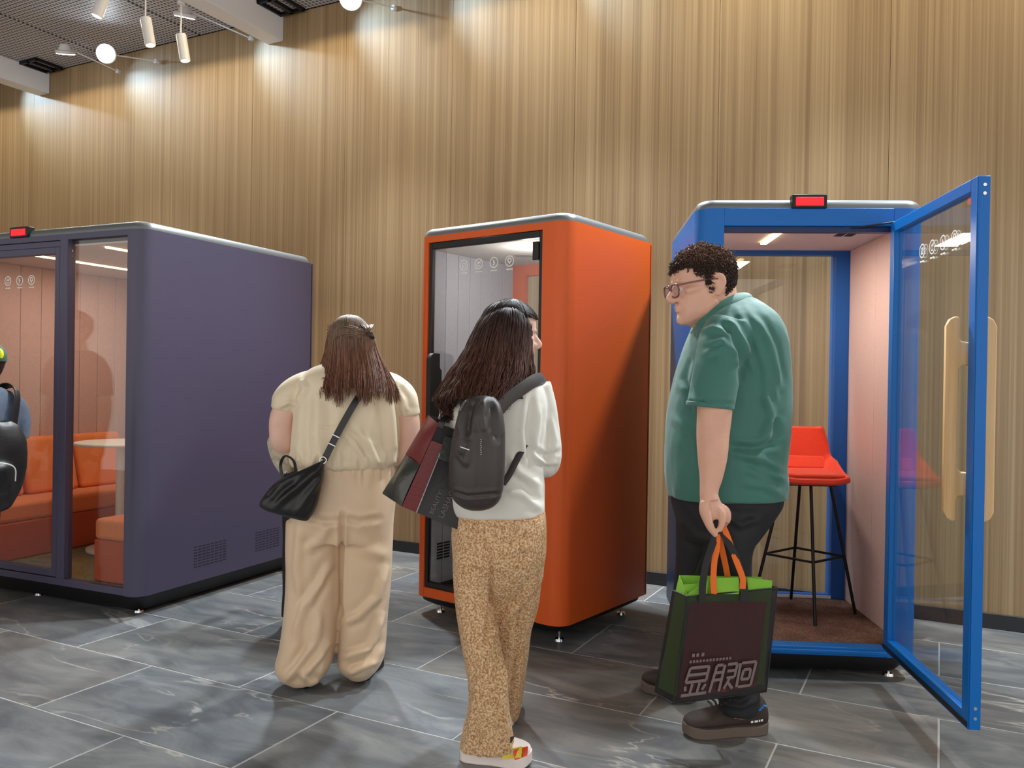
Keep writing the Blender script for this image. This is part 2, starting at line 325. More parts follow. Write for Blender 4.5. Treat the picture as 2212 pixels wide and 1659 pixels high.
# ------------------------------------------------------------------ pods
ZB,ZT,ZR=.11,2.155,2.20
def cshape(s_open, s_out, D, r, th, back_open):
    """plan outline of a side wall that wraps round the front corner (radius r) and the back corner; s_out is the outside, s_open / back_open where it stops"""
    sg=1 if s_out>s_open else -1; p=[(s_open,0)]
    for i in range(9):
        a=math.radians(90*i/8); p.append((s_out-sg*r+sg*r*math.sin(a), r-r*math.cos(a)))
    for i in range(5):
        a=math.radians(90*i/4); rr=.02; p.append((s_out-sg*rr+sg*rr*math.cos(a), D-rr+rr*math.sin(a)))
    p+= [(back_open,D),(back_open,D-th),(s_out-sg*th,D-th),(s_out-sg*th,th+.03),(s_out-sg*(th+.03),th),(s_open,th)]
    return p if sg>0 else p[::-1]
def icons(parent, origin, du, n=4, gap=.105, r=.027, nrm=(0,-1,0), name='icon'):
    "row of ring icons with a caption dash, thin print on glass; du = direction of the row"
    o=np.array(origin,float); du=np.array(du,float); up=np.array([0,0,1.]); nv=np.array(nrm,float)
    for i in range(n):
        c=o+du*gap*i; m=MB(); K=28
        def ring(rc,rad,w,a0=0,a1=360):
            kk=max(6,int(K*(a1-a0)/360)); V=[];Fc=[]
            for j in range(kk+1):
                t=math.radians(a0+(a1-a0)*j/kk)
                for q in (rad-w/2,rad+w/2): V.append(rc+q*(math.cos(t)*du+math.sin(t)*up))
            Fc=[(2*j,2*j+1,2*j+3,2*j+2) for j in range(kk)]; m.add(V,Fc)
        def bar(x0,z0,x1,z1,w):
            d=np.array([x1-x0,z1-z0]); d=d/np.linalg.norm(d); q=np.array([-d[1],d[0]])*w/2
            m.add([c+ (x0+q[0])*du+(z0+q[1])*up, c+(x0-q[0])*du+(z0-q[1])*up, c+(x1-q[0])*du+(z1-q[1])*up, c+(x1+q[0])*du+(z1+q[1])*up],[(0,1,2,3)])
        ring(c,r,.005)
        if i==0: ring(c,r*.45,.004); bar(-.012,-.012,.012,.012,.004)
        elif i==1: ring(c-up*.003,r*.42,.004,20,340); bar(0,.0,.0,.014,.004); bar(.008,.016,.016,.010,.004)
        elif i==2: bar(-.008,.014,.004,-.002,.006); bar(-.006,.002,.007,-.002,.005); bar(.006,0,-.006,-.015,.005)
        else: ring(c+up*.004,r*.40,.006); bar(0,-.007,0,-.017,.006)
        bar(-.5*r*1.5,-r-.016,-.05*r,-r-.016,.006); bar(.05*r,-r-.016,.5*r*1.7,-r-.016,.006)
        m.v=[tuple(np.array(v)+nv*.001) for v in m.v]
        m.build(name,M_ICON,parent)
def vent(parent,origin,du,cols,rows,cw=.026,ch=.007,gx=.034,gz=.0165,nrm=(1,0,0),split=None,m=None):
    mb=MB(); o=np.array(origin,float); du=np.array(du,float); up=np.array([0,0,1.]); nv=np.array(nrm,float)
    for i in range(cols):
        x=i*gx+(split*(i//2) if split else 0)
        for j in range(rows):
            c=o+du*x+up*gz*j; V=[c+a*cw/2*du+b*ch/2*up+k*nv*.0012 for k in (-1,1) for a,b in ((-1,-1),(1,-1),(1,1),(-1,1))]
            mb.add(V,[(3,2,1,0),(4,5,6,7),(0,1,5,4),(1,2,6,5),(2,3,7,6),(3,0,4,7)])
    return tag(mb.build('vent_slots',m or M_BLACK,parent),kind='stuff')
def roof_cap(pod,s0,s1,D,r):
    m=MB(); prof=[(0,-.002),(.0,.012),(.004,.024),(.012,.036),(.024,.043),(.040,.045)]; rings=[]
    for ins,z in prof: rings.append([(x,y,ZT+z) for x,y in rrect(s0+.004+ins,s1-.004-ins,.004+ins,D-.006-ins,max(.01,r-ins*.7))])
    n=len(rings[0]); V=[p for R_ in rings for p in R_]
    Fc=[(i*n+j,i*n+(j+1)%n,(i+1)*n+(j+1)%n,(i+1)*n+j) for i in range(len(prof)-1) for j in range(n)]+[tuple(range(n))[::-1],tuple(range((len(prof)-1)*n,len(prof)*n))]
    return m.add(V,Fc).build('roof_cap',M_CAP,pod,smooth=60)
def base(pod,s0,s1,D,r,feet,zlow=.035):
    m=MB(); V=[];rg=[]
    for ins,z in ((.012,ZB),(.02,.085),(.06,zlow)): rg.append([(x,y,z) for x,y in rrect(s0+ins,s1-ins,ins,D-ins,r)])
    n=len(rg[0]); V=[p for R_ in rg for p in R_]
    m.add(V,[(i*n+j,i*n+(j+1)%n,(i+1)*n+(j+1)%n,(i+1)*n+j) for i in range(2) for j in range(n)]+[tuple(range(n))[::-1],tuple(range(2*n,3*n))])
    m.build('base_skirt',M_BLACK,pod,smooth=50)
    for x,y in feet:
        f=MB().cyl((x,y,0),(x,y,.012),.028,.024,n=18); f.cyl((x,y,.012),(x,y,.05),.008,n=12); f.build('foot',M_CHROME,pod,smooth=True)
def pane(parent,x0,x1,y,z0,z1,th=.008,m=None,name='glass_pane'):
    return MB().box(x0,x1,y-th/2,y+th/2,z0,z1).build(name,m or M_GLASS,parent)
def frame4(parent,name,x0,x1,y0,y1,z0,z1,w,m,bevel=.003,wt=None,wb=None):
    wt=wt or w; wb=wb or w
    b=MB().box(x0,x0+w,y0,y1,z0,z1).box(x1-w,x1,y0,y1,z0,z1).box(x0+w,x1-w,y0,y1,z1-wt,z1).box(x0+w,x1-w,y0,y1,z0,z0+wb)
    return b.build(name,m,parent,bevel=bevel)
def red_light(pod,s,z=ZT+.03,y=-.012):
    b=MB().box(s-.078,s+.078,y,y+.05,z-.032,z+.032).build('indicator_light',M_BLKM,pod,bevel=.004)
    MB().box(s-.062,s+.062,y-.004,y+.002,z-.02,z+.018).build('red_lens',M_RED,b,bevel=.002)
    return b
def handle_profile(out=.078,bar=.042,z0=.87,z1=1.6,h=.02):
    "two-armed pull standing out from the glass: list of (d,z)"
    i=out-bar
    p=[(out-.004,z0+.03)]
    p=[(out,z0+.035),(out,z1-.035),(out-.012,z1-.01),(out-.03,z1),(i+.002,z1),(i,z1-.01),(i,z1-.075),(i-.006,z1-.088),(0,z1-.092),(0,z1-.175),(i-.012,z1-.175),(i,z1-.19),(i,z0+.19),(i-.012,z0+.175),(0,z0+.175),(0,z0+.092),(i-.006,z0+.088),(i,z0+.075),(i,z0+.01),(i+.002,z0),(out-.03,z0),(out-.012,z0+.01)]
    return p
# ---- orange phone booth
OC=np.array([.267,4.161,0]); OA=math.radians(-37.3)
M_ORG=mat('orange_lacquer',(222,92,26),.42,bump=.05,bscale=600,spec=.4); M_GFELT=mat('grey_felt',(168,168,180),.95,bump=.25,bscale=500,var=.05,vscale=90)
og=empty('phone_booth',OC,OA,'orange phone booth with a closed black framed glass door','phone booth')
SW,D=1.03,.90
MB().prism(cshape(-.155,0,D,.085,.045,-.14),ZB,ZT).build('side_wall',M_ORG,og,smooth=35)
MB().prism(cshape(-.945,-SW,D,.085,.045,-.90),ZB,ZT).build('side_wall',M_ORG,og,smooth=35)
MB().box(-.945,-.155,.0005,.045,2.118,ZT).build('lintel',M_ORG,og); MB().box(-.945,-.155,.0005,.045,ZB,.165).build('sill',M_ORG,og,bevel=.003)
[MB().box(-.90,-.14,D-.045,D,*zz).build('back_rail',M_ORG,og) for zz in ((ZB,.26),(2.02,ZT))]
MB().box(.0003,.0018,D-.032,D-.027,ZB+.01,ZT-.01).build('panel_seam',M_BLACK,og)
pane(og,-.90,-.14,D-.022,.26,2.02)
roof_cap(og,-SW,0,D,.085); base(og,-SW,0,D,.08,[(-.10,.13),(-.93,.13),(-.10,D-.13),(-.93,D-.13)],.06)
MB().box(-SW+.046,-.046,.046,D-.046,2.09,2.10).build('ceiling_lining',mat('pod_ceiling',(205,200,198),.9),og)
MB().box(-SW+.046,-.046,.046,D-.046,.12,.152).build('floor_carpet',carpet_mat('booth_carpet',[(52,42,38),(66,54,48)],8),og)
pl=None
for i in range(7):
    y0=.075+i*.108
    if pl is None: pl=MB().box(-SW+.0455,-SW+.06,0,.105,.153,2.089).build('felt_panel',M_GFELT,og,bevel=.003); pl.location=(0,y0,0)
    else: copyobj(pl,(0,y0,0),og)
    copyobj(pl,(.91,y0,0),og)
vent(og,(-SW+.0615,.16,.30),(0,1,0),4,6,cw=.05,ch=.009,gx=.06,gz=.017,nrm=(1,0,0),split=.02)
MB().cyl((-.41,.28,2.089),(-.41,.28,2.078),.075,n=32).build('ceiling_light',M_LEDW,og,smooth=True)
for i in range(4): MB().cyl((-.66,.52,2.0895),(-.66,.52,2.087),.055-.012*i,n=24).build('air_vent',mat('vent_grey',(150,146,144),.6) if i%2==0 else M_BLACK,og) if i<1 else None
MB().box(-.80,-.25,.45,.80,.98,1.01).build('desk_shelf',M_BLACK,og,bevel=.004)
dr=frame4(og,'door',-.943,-.157,.006,.034,.167,2.116,.022,M_BLACK,wt=.035,wb=.03)
pane(dr,-.921,-.179,.02,.197,2.081); icons(dr,(-.69,.014,1.975),(1,0,0))
MB().box(-.215,-.178,-.004,.045,1.965,2.06).build('hinge',M_BLACK,dr,bevel=.003)
MB().prism([(.016-d,z) for d,z in handle_profile(.095,.08,.80,1.49)],-.875,-.845,'x').build('handle',M_BLACK,dr,bevel=.008)
lp=lamp('booth_lamp','POINT',(0,0,0),(0,0,-1),4.5,(1,.94,.86),shadow_soft_size=.07); lp.parent=og; lp.location=(-.41,.28,2.0); lp.rotation_euler=(0,0,0)
st=empty('low_stool',OC+np.array([math.cos(OA)*-.66-math.sin(OA)*.25,math.sin(OA)*-.66+math.cos(OA)*.25,.1525]),OA,'low dark stool on a round beige base inside the orange booth','stool')
MB().cyl((0,0,0),(0,0,.012),.15,.14,n=36).build('base_plate',mat('beige_metal',(196,180,160),.5),st,smooth=True,bevel=.003); MB().cyl((0,0,.012),(0,0,.42),.022,n=16).build('post',M_BLKM,st,smooth=True)
MB().cyl((0,0,.42),(0,0,.47),.16,n=32).build('seat',mat('dark_seat',(40,38,40),.8),st,smooth=True,bevel=.015)
# ---- purple meeting pod
PC_=np.array([-2.045,4.596,0]); PA=math.radians(-23.85)
M_PUR=mat('purple_lacquer',(80,77,101),.42,bump=.05,bscale=600,spec=.4); M_PFELT=mat('pink_felt',(196,158,148),.95,bump=.25,bscale=500,var=.06,vscale=90)
pp=empty('meeting_pod',PC_,PA,'large dark purple meeting pod with orange sofas behind its glass front','meeting pod')
SW,D=1.80,1.52
MB().prism(cshape(-.114,0,D,.085,.045,-.20),ZB,ZT).build('side_wall',M_PUR,pp,smooth=35)
MB().prism(cshape(-1.56,-SW,D,.085,.045,-SW+.08),ZB,ZT).build('side_wall',M_PUR,pp,smooth=35)
MB().box(-.655,-.59,.0005,.055,ZB+.04,2.125).build('mullion',M_PUR,pp,bevel=.003)
MB().box(-1.56,-.114,.0005,.045,2.122,ZT).build('lintel',M_PUR,pp); MB().box(-1.56,-.114,.0005,.045,ZB,.150).build('sill',M_PUR,pp,bevel=.003)
[MB().box(-SW+.08,-.20,D-.045,D,*zz).build('back_rail',mat('charcoal_frame',(52,50,56),.5),pp) for zz in ((ZB,.26),(2.03,ZT))]
MB().box(.0003,.0018,D-.032,D-.027,ZB+.01,ZT-.01).build('panel_seam',M_BLACK,pp)
pane(pp,-SW+.08,-.20,D-.022,.26,2.03); pane(pp,-.587,-.116,.03,.152,2.12)
MB().box(-1.52,-1.47,D-.09,D-.046,.26,2.03).build('window_post',M_WHITE,pp,bevel=.004)
roof_cap(pp,-SW,0,D,.085); base(pp,-SW,0,D,.08,[(-.10,.10),(-.92,.10),(-1.7,.10),(-.1,D-.1),(-1.7,D-.1)],.02)
M_PCEIL=mat('pink_ceiling',(206,184,178),.9)
MB().box(-SW+.046,-.046,.046,D-.046,2.09,2.10).build('ceiling_lining',M_PCEIL,pp)
MB().box(-SW+.046,-.046,.046,D-.046,.12,.150).build('floor_carpet',carpet_mat('meadow_carpet',[(86,84,74),(120,116,100),(134,112,72),(116,94,66)],2.2,(1,2.2,1)),pp)
for x in (-.42,-1.17): MB().box(x-.012,x+.012,.12,D-.16,2.082,2.0895).build('light_bar',M_LED,pp)
pl=None
for i in range(9):
    y0=.07+i*.157
    if pl is None: pl=MB().box(-SW+.0455,-SW+.06,0,.154,.151,2.089).build('felt_panel',M_PFELT,pp,bevel=.003); pl.location=(0,y0,0)
    else: copyobj(pl,(0,y0,0),pp)
    copyobj(pl,(SW-.105,y0,0),pp)
for t0 in (.42,.955): vent(pp,(.0004,t0,.20),(0,1,0),8 if t0<.6 else 7,8,cw=.024,ch=.006,gx=.0345,gz=.017,nrm=(1,0,0),m=mat('vent_shadow',(44,40,56),.7))
red_light(pp,-1.0)
dr=frame4(pp,'door',-1.555,-.66,.004,.046,.155,2.084,.040,M_PUR)
MB().box(-1.558,-.657,.010,.040,2.085,2.12).build('door_head',M_PUR,pp,bevel=.003)
pane(dr,-1.515,-.70,.024,.195,2.044); icons(dr,(-1.235,.019,1.90),(1,0,0))
MB().prism([(.016-d,z) for d,z in handle_profile()],-1.50,-1.47,'x').build('handle',M_HANDLE,dr,bevel=.006)
lp=lamp('pod_lamp','AREA',(0,0,0),(0,0,-1),9,(1,.88,.76),shape='RECTANGLE',size=1.1,size_y=1.0); lp.parent=pp; lp.location=(-.85,.72,2.07); lp.rotation_euler=(0,0,0)
def pod_pt(C,A,s,t,z=0.): return np.array([C[0]+math.cos(A)*s-math.sin(A)*t, C[1]+math.sin(A)*s+math.cos(A)*t, z])
M_SOFA=mat('orange_fabric',(232,128,66),.9,bump=.3,bscale=400,var=.05,vscale=60,sheen=.2); M_SOFA_SHADE=mat('orange_fabric_shaded',(190,84,48),.9,bump=.3,bscale=400)  # second fabric is a darker copy: shade below the seat put into its colour
def bench(s0,s1,side,label):
    b=empty('bench_sofa',pod_pt(PC_,PA,(s0+s1)/2,.70,.1505),PA,label,'sofa','facing bench sofas in the purple pod'); w=(s1-s0)/2; L=.64
    MB().box(-w,w,-L,L,0,.24).build('sofa_base',M_SOFA_SHADE,b,bevel=.01)
    MB().box(-w,w,-L,L,.24,.36).build('seat_cushion',M_SOFA,b,bevel=.025,seg=4)
    for i in range(3):
        y0=-L+.02+i*.42; x=(-w if side<0 else w)
        prof=[(x,.36),(x,.75),(x-side*.07,.75),(x-side*.16,.36)]
        MB().prism([(a,c) for a,c in prof],y0,y0+.40,'y').build('back_cushion',M_SOFA,b,bevel=.03,seg=4)
    return b
bench(-1.738,-1.30,-1,'orange bench sofa with back cushions against the pink wall of the purple pod')
bench(-.42,-.062,1,'orange bench sofa tucked behind the outer side wall of the purple pod')
tb=empty('round_table',pod_pt(PC_,PA,-1.0,.76,.1505),PA,'round white pedestal table between the orange sofas','table')
M_TABLE=mat('table_white',(232,222,210),.4)
MB().cyl((0,0,.715),(0,0,.735),.30,n=48).build('table_top',M_TABLE,tb,smooth=True,bevel=.006); MB().cyl((0,0,.02),(0,0,.715),.04,n=24).build('column',M_TABLE,tb,smooth=True)
MB().cyl((0,0,0),(0,0,.02),.22,n=36).build('foot_plate',M_TABLE,tb,smooth=True,bevel=.004)
# ---- blue phone booth
BC=np.array([1.869,3.781,0]); BA=math.radians(-4.15)
M_BLU=mat('blue_lacquer',(0,106,192),.36,bump=.04,bscale=600,spec=.35); M_RFELT=mat('rose_felt',(198,172,168),.95,bump=.25,bscale=500,var=.05,vscale=90)
bl=empty('phone_booth',BC,BA,'blue phone booth standing open with a red bar stool inside','phone booth')
SW,D=1.03,.98
MB().prism(cshape(-.145,0,D,.085,.042,-.13),ZB,ZT).build('side_wall',M_BLU,bl,smooth=35)
MB().prism(cshape(-.905,-SW,D,.085,.042,-.90),ZB,ZT).build('side_wall',M_BLU,bl,smooth=35)
MB().box(-.905,-.145,.0005,.045,2.075,ZT).build('lintel',M_BLU,bl,bevel=.002); MB().box(-.905,-.145,.02,.06,2.05,2.0745).build('door_stop',mat('navy_seal',(16,44,92),.5),bl)
sl=MB().box(-.905,-.145,.0005,.075,ZB,.150).box(-.905,-.145,-.004,.012,.118,.136).build('sill',M_BLU,bl,bevel=.004)
MB().box(-.90,-.13,D-.10,D-.04,ZB,.168).box(-.90,-.13,D-.10,D-.04,2.075,ZT).box(-.982,-.90,D-.10,D-.043,.151,2.10).box(-.13,-.05,D-.10,D-.043,.151,2.10).build('back_frame',mat('blue_frame',(10,84,164),.45),bl)
pane(bl,-.90,-.13,D-.07,.168,2.075)
MB().box(-.90,-.13,D-.105,D-.101,.152,.168).build('glazing_bead',M_WHITE,bl)
roof_cap(bl,-SW,0,D,.085); base(bl,-SW,0,D,.08,[(-.10,.10),(-.93,.10),(-.1,D-.1),(-.93,D-.1)],.03)
MB().box(-SW+.043,-.043,.046,D-.043,2.10,2.11).build('ceiling_lining',mat('rose_ceiling',(196,186,190),.9),bl)
MB().box(-SW+.043,-.043,.075,D-.043,.115,.150).build('floor_carpet',carpet_mat('brown_carpet',[(88,66,58),(112,86,76),(128,100,88)],6),bl)
pl=None
for i in range(2):
    y0=.08+i*.40
    if pl is None: pl=MB().box(-.055,-.0425,0,.398,.151,2.099).build('felt_panel',M_RFELT,bl,bevel=.002); pl.location=(0,y0,0)
    else: copyobj(pl,(0,y0,0),bl)
    copyobj(pl,(-SW+.0975,y0,0),bl)
MB().box(-.605,-.575,.14,.62,2.090,2.0995).build('light_bar',M_LED,bl)
vent(bl,(-.26,.22,2.099),(0,1,0),8,1,cw=.012,ch=.08,gx=.028,nrm=(0,0,1),m=M_BLACK) if False else None
mb=MB()
for i in range(8):
    for j in range(2): mb.box(-.29+j*.05,-.25+j*.05,.22+i*.026,.232+i*.026,2.0975,2.1005)
tag(mb.build('vent_slots',M_BLACK,bl),kind='stuff')
red_light(bl,-.525)
lp=lamp('booth_lamp','AREA',(0,0,0),(0,0,-1),9,(1,.86,.70),shape='RECTANGLE',size=.10,size_y=.5); lp.parent=bl; lp.location=(-.59,.38,2.08); lp.rotation_euler=(0,0,0)
# its open door: local frame of the door = hinge origin, x along the door outwards
da=math.radians(83.8+180)-BA; hs=(-.148,-.005)
dr=frame4(bl,'door',.02,.90,-.022,.022,.158,2.082,.052,M_BLU,wt=.045,wb=.055); dr.location=(hs[0],hs[1],0); dr.rotation_euler=(0,0,da)
pane(dr,.072,.848,0,.213,2.037)
icons(dr,(.36,.0055,1.905),(1,0,0),nrm=(0,1,0)); icons(dr,(.36,-.0055,1.905),(1,0,0),nrm=(0,-1,0),gap=.105)
MB().box(.021,.899,-.024,-.0225,.165,.185).build('bottom_seal',M_BLACK,dr)
MB().box(.9003,.906,-.019,.019,.16,2.08).build('edge_strip',M_BLU,dr,bevel=.002)
for z in (.20,.235,2.02,2.05): MB().cyl((.906,.0,z),(.908,0,z),.006,n=12).build('screw',M_CHROME,dr)
for sg in (1,-1): MB().add(*(lambda p:([(x,sg*(.004+d),z) for x in (.80,.828) for d,z in p],[tuple(range(len(p)))[::-1],tuple(range(len(p),2*len(p)))]+[(i,(i+1)%len(p),len(p)+(i+1)%len(p),len(p)+i) for i in range(len(p))]))(handle_profile(.082,.045))).build('handle',M_HANDLE,dr,bevel=.006)
# door closer arm
MB().tube([(hs[0]+.005,-.05,2.086),(-.35,.03,2.066),(-.55,.03,2.066)],.004,6).build('closer_arm',M_BLKM,bl)
# ---- bar stool
M_REDF=mat('vermilion_fabric',(226,62,30),.85,bump=.3,bscale=500,var=.04,vscale=60,sheen=.2)
sc=pod_pt(BC,BA,-.355,.60,.1505); so=empty('bar_stool',sc,BA,'red upholstered bar stool with thin black legs inside the blue booth','bar stool')
tops=[(0,-.10),(.12,-.02),(0,.10),(-.12,-.02)]; feet=[(-.015,-.27),(.262,-.02),(0,.245),(-.27,.0)]; fr=[]
for (a,b),(c,d) in zip(tops,feet):
    MB().tube([(a,b,.685),(a*.9+c*.1,b*.9+d*.1,.62),(c,d,.0)],.0085,10).build('leg',M_BLKM,so,smooth=True)
    k=(.685-.30)/.685; fr.append((a+(c-a)*k,b+(d-b)*k,.30))
for i in range(4): MB().tube([fr[i],fr[(i+1)%4]],.0065,8).build('foot_rail',M_BLKM,so,smooth=True)
# shell seat: grid surface, seat pan turning up into a flaring back and side wings
def shell(thick):
    nu,nv=25,27; G=np.zeros((nv,nu,3))
    for j in range(nv):
        q=j/(nv-1)                                   # 0 front edge .. 1 top of back
        if q<.5: y=-.19+.36*(q/.5); z=.725-.015*math.sin(q/.5*math.pi)
        else:
            k=(q-.5)/.5; y=.17+.075*k; z=.725+.245*k**.92
            if k<.25: y=.17+.04*math.sin(k/.25*1.2); z=.725+.05*(k/.25)**1.5
            else: y=.207+.045*(k-.25)/.75; z=.775+.19*(k-.25)/.75
        for i in range(nu):
            u=2*i/(nu-1)-1; hw=.168+.012*math.sin(q*3.1)-(.03*max(0,(q-.7)/.3))
            x=u*hw; lift=.085*max(0,abs(u)-.55)**1.3/.45**1.3*min(1,q/.5+.15)*(1-max(0,(q-.5)/.5))
            fwd=-.05*max(0,(q-.5)/.5)*abs(u)**2.5
            G[j,i]=(x,y+fwd+(-.0),z+lift)
    return G
G=shell(0); nv,nu=G.shape[:2]
du_=np.gradient(G,axis=1); dv_=np.gradient(G,axis=0); nn=np.cross(du_,dv_); nn/=np.linalg.norm(nn,axis=2)[...,None]
B=G-nn*.035; V=[tuple(p) for p in G.reshape(-1,3)]+[tuple(p) for p in B.reshape(-1,3)]; K=nv*nu
Fc=[(j*nu+i,j*nu+i+1,(j+1)*nu+i+1,(j+1)*nu+i) for j in range(nv-1) for i in range(nu-1)]; Fc+=[tuple(K+a for a in f[::-1]) for f in Fc]
edge=[i for i in range(nu)]+[j*nu+nu-1 for j in range(1,nv)]+[(nv-1)*nu+i for i in range(nu-2,-1,-1)]+[j*nu for j in range(nv-2,0,-1)]
Fc+=[(edge[i],edge[(i+1)%len(edge)],K+edge[(i+1)%len(edge)],K+edge[i]) for i in range(len(edge))]
seat=MB().add(V,Fc).build('seat_shell',M_REDF,so,smooth=60,bevel=.01)
MB().box(-.15,.15,-.185,.15,.722,.745).build('seat_pad',M_REDF,so,bevel=.011,seg=4)
pb=MB().add([(x,y+.0,z) for y,z in ((.155,.74),(.20,.80),(.185,.81),(.135,.745)) for x in (-.145,.145)],[(0,2,3,1),(2,4,5,3),(4,6,7,5),(6,0,1,7),(0,6,4,2),(1,3,5,7)]).build('lumbar_pad',M_REDF,so,bevel=.01,seg=3)
MB().box(-.13,.13,-.11,.11,.675,.69).build('seat_plate',M_BLKM,so,bevel=.004)
# ------------------------------------------------------------------ people toolkit
def vnoise(P, seed=0):
    P=np.asarray(P,float); I=np.floor(P).astype(np.int64); f=P-I; f=f*f*(3-2*f); out=0
    def h(a,b,c):
        n=(a*374761393+b*668265263+c*2147483647+seed*1274126177)&0xffffffff
        n=((n^(n>>13))*1274126177)&0xffffffff; n=n^(n>>16); return (n&0xffff)/65535.
    for dx in (0,1):
        for dy in (0,1):
            for dz in (0,1):
                w=(f[:,0] if dx else 1-f[:,0])*(f[:,1] if dy else 1-f[:,1])*(f[:,2] if dz else 1-f[:,2])
                out=out+w*h(I[:,0]+dx,I[:,1]+dy,I[:,2]+dz)
    return out*2-1
def secs_geo(S, n=36):
    "S rows: c(3) U(3) V(3) e ; closed loft"
    m=len(S); V=[]
    t=2*np.pi*np.arange(n)/n; c,s=np.cos(t),np.sin(t)
    for r in S:
        e=2/r[9]; cu=np.sign(c)*np.abs(c)**e; sv=np.sign(s)*np.abs(s)**e
        V.append(r[0:3]+cu[:,None]*r[3:6]+sv[:,None]*r[6:9])
    V=np.vstack(V); Fc=[(i*n+j,i*n+(j+1)%n,(i+1)*n+(j+1)%n,(i+1)*n+j) for i in range(m-1) for j in range(n)]+[tuple(range(n))[::-1],tuple(range((m-1)*n,m*n))]
    return V,Fc
def rows(R, k=6, n=40, e=2.3, grow=1.0):
    "horizontal sections from the photo: (py, x left, x right, depth, half depth[, e])"
    S=[]
    for r in R:
        py,xl,xr,y,hd=r[:5]; a,b=Q(xl,py,y),Q(xr,py,y); S.append(np.concatenate([(a+b)/2,(b-a)/2*grow,[0,hd*grow,0],[r[5] if len(r)>5 else e]]))
    return secs_geo(catmull(S,k),n)
def limb(Pn, k=6, n=20, flat=None, grow=1.0):
    "tube through photo points (px,py,depth,radius px[,second radius px])"
    A=np.array([np.concatenate([Q(p[0],p[1],p[2]),[p[3]*p[2]/F*grow,(p[4] if len(p)>4 else p[3])*p[2]/F*grow]]) for p in Pn])
    A=catmull(A,k); return tube_geo(A[:,:3],A[:,3:5],n,True,flat if flat is not None else (1,0,0))
def ball(c,r,n=14):
    c=np.asarray(c,float); r=np.broadcast_to(np.asarray(r,float),(3,)); V=[];m=n//2+1
    for i in range(m+1):
        a=math.pi*(i+.02)/(m+.04)
        for j in range(n): V.append(c+r*np.array([math.sin(a)*math.cos(2*math.pi*j/n),math.sin(a)*math.sin(2*math.pi*j/n),math.cos(a)]))
    return V,[(i*n+j,i*n+(j+1)%n,(i+1)*n+(j+1)%n,(i+1)*n+j) for i in range(m) for j in range(n)]+[tuple(range(n))[::-1],tuple(range(m*n,(m+1)*n))]
def remesh(pieces, voxel=.006, it=4, fac=.5):
    mb=MB()
    for V,Fc in pieces: mb.add(V,Fc)
    me=bpy.data.meshes.new('tmp'); me.from_pydata(mb.v,[],mb.f); fix_normals(me)
    o=bpy.data.objects.new('tmp',me); COL.objects.link(o)
    md=o.modifiers.new('r','REMESH'); md.mode='VOXEL'; md.voxel_size=voxel
    if it: sm=o.modifiers.new('s','SMOOTH'); sm.iterations=it; sm.factor=fac
    dg=bpy.context.evaluated_depsgraph_get(); dg.update(); out=bpy.data.meshes.new_from_object(o.evaluated_get(dg))
    bpy.data.objects.remove(o); bpy.data.meshes.remove(me); return out
def getV(me):
    a=np.empty(len(me.vertices)*3); me.vertices.foreach_get('co',a); return a.reshape(-1,3)
def getN(me):
    a=np.empty(len(me.vertices)*3); me.vertices.foreach_get('normal',a); return a.reshape(-1,3)
def setV(me,V): me.vertices.foreach_set('co',np.ascontiguousarray(V,dtype=float).ravel()); me.update()
def PX(V):
    q=(np.asarray(V)-np.array([0,0,CAMH]))@RW.T; return np.stack([PCX+F*q[:,0]/q[:,2],PCY+F*q[:,1]/q[:,2]],1)
def seg_dist(P, poly):
    best=np.full(len(P),1e9); side=np.zeros(len(P)); par=np.zeros(len(P)); n=len(poly)-1
    for i in range(n):
        a=np.array(poly[i],float); b=np.array(poly[i+1],float); d=b-a; L=d@d; t=np.clip(((P-a)@d)/L,0,1); q=a+t[:,None]*d; v=P-q; ds=np.hypot(v[:,0],v[:,1]); m=ds<best
        best[m]=ds[m]; side[m]=(d[0]*v[:,1]-d[1]*v[:,0])[m]/math.sqrt(L); par[m]=((i+t)/n)[m]
    return best,side,par
def folds(me, L, both=False):
    "cloth folds along lines traced on the visible side: (polyline px, depth m (+ridge/-crease), width px)"
    V=getV(me); Nn=getN(me); P=PX(V); vis=np.ones(len(V)) if both else np.clip(-Nn[:,1]*2.5+.4,0,1); D=np.zeros(len(V))
    for poly,amp,w in L:
        d,s,t=seg_dist(P,poly); fade=np.clip(np.minimum(t,1-t)*6+.25,0,1)
        D+=amp*fade*(np.exp(-(d/w)**2)-.45*np.exp(-((d-1.7*w)/w)**2))
    setV(me,V+Nn*(D*vis)[:,None])
def wrinkle(me, amp, scale, seed=1, mask=None):
    V=getV(me); Nn=getN(me); n=vnoise(V*np.array(scale),seed)+.5*vnoise(V*np.array(scale)*2.1,seed+3)
    if mask is not None: n=n*mask(V)
    setV(me,V+Nn*(amp*n)[:,None])
def clothe(me,name,m,root,smooth=True):
    V=getV(me)-np.array(root.location); setV(me,V)
    o=bpy.data.objects.new(name,me); COL.objects.link(o); o.parent=root; me.materials.clear(); me.materials.append(m if not isinstance(m,str) else MATS[m])
    me.polygons.foreach_set('use_smooth',[True]*len(me.polygons)); return o
def put(mb,name,m,root,smooth=True,bevel=0): return mb.build(name,m,root,smooth=smooth,bevel=bevel,off=np.array(root.location))
HEAD_T=[0,.05,.12,.2,.3,.4,.5,.6,.7,.8,.9,.96,1.0]
HEAD_F=[.33,.385,.40,.395,.40,.40,.385,.405,.40,.36,.26,.16,.02]
HEAD_B=[.10,.02,-.08,-.20,-.30,-.37,-.42,-.445,-.44,-.40,-.30,-.19,-.04]
HEAD_W=[.10,.17,.225,.26,.285,.30,.315,.325,.32,.29,.21,.13,.02]
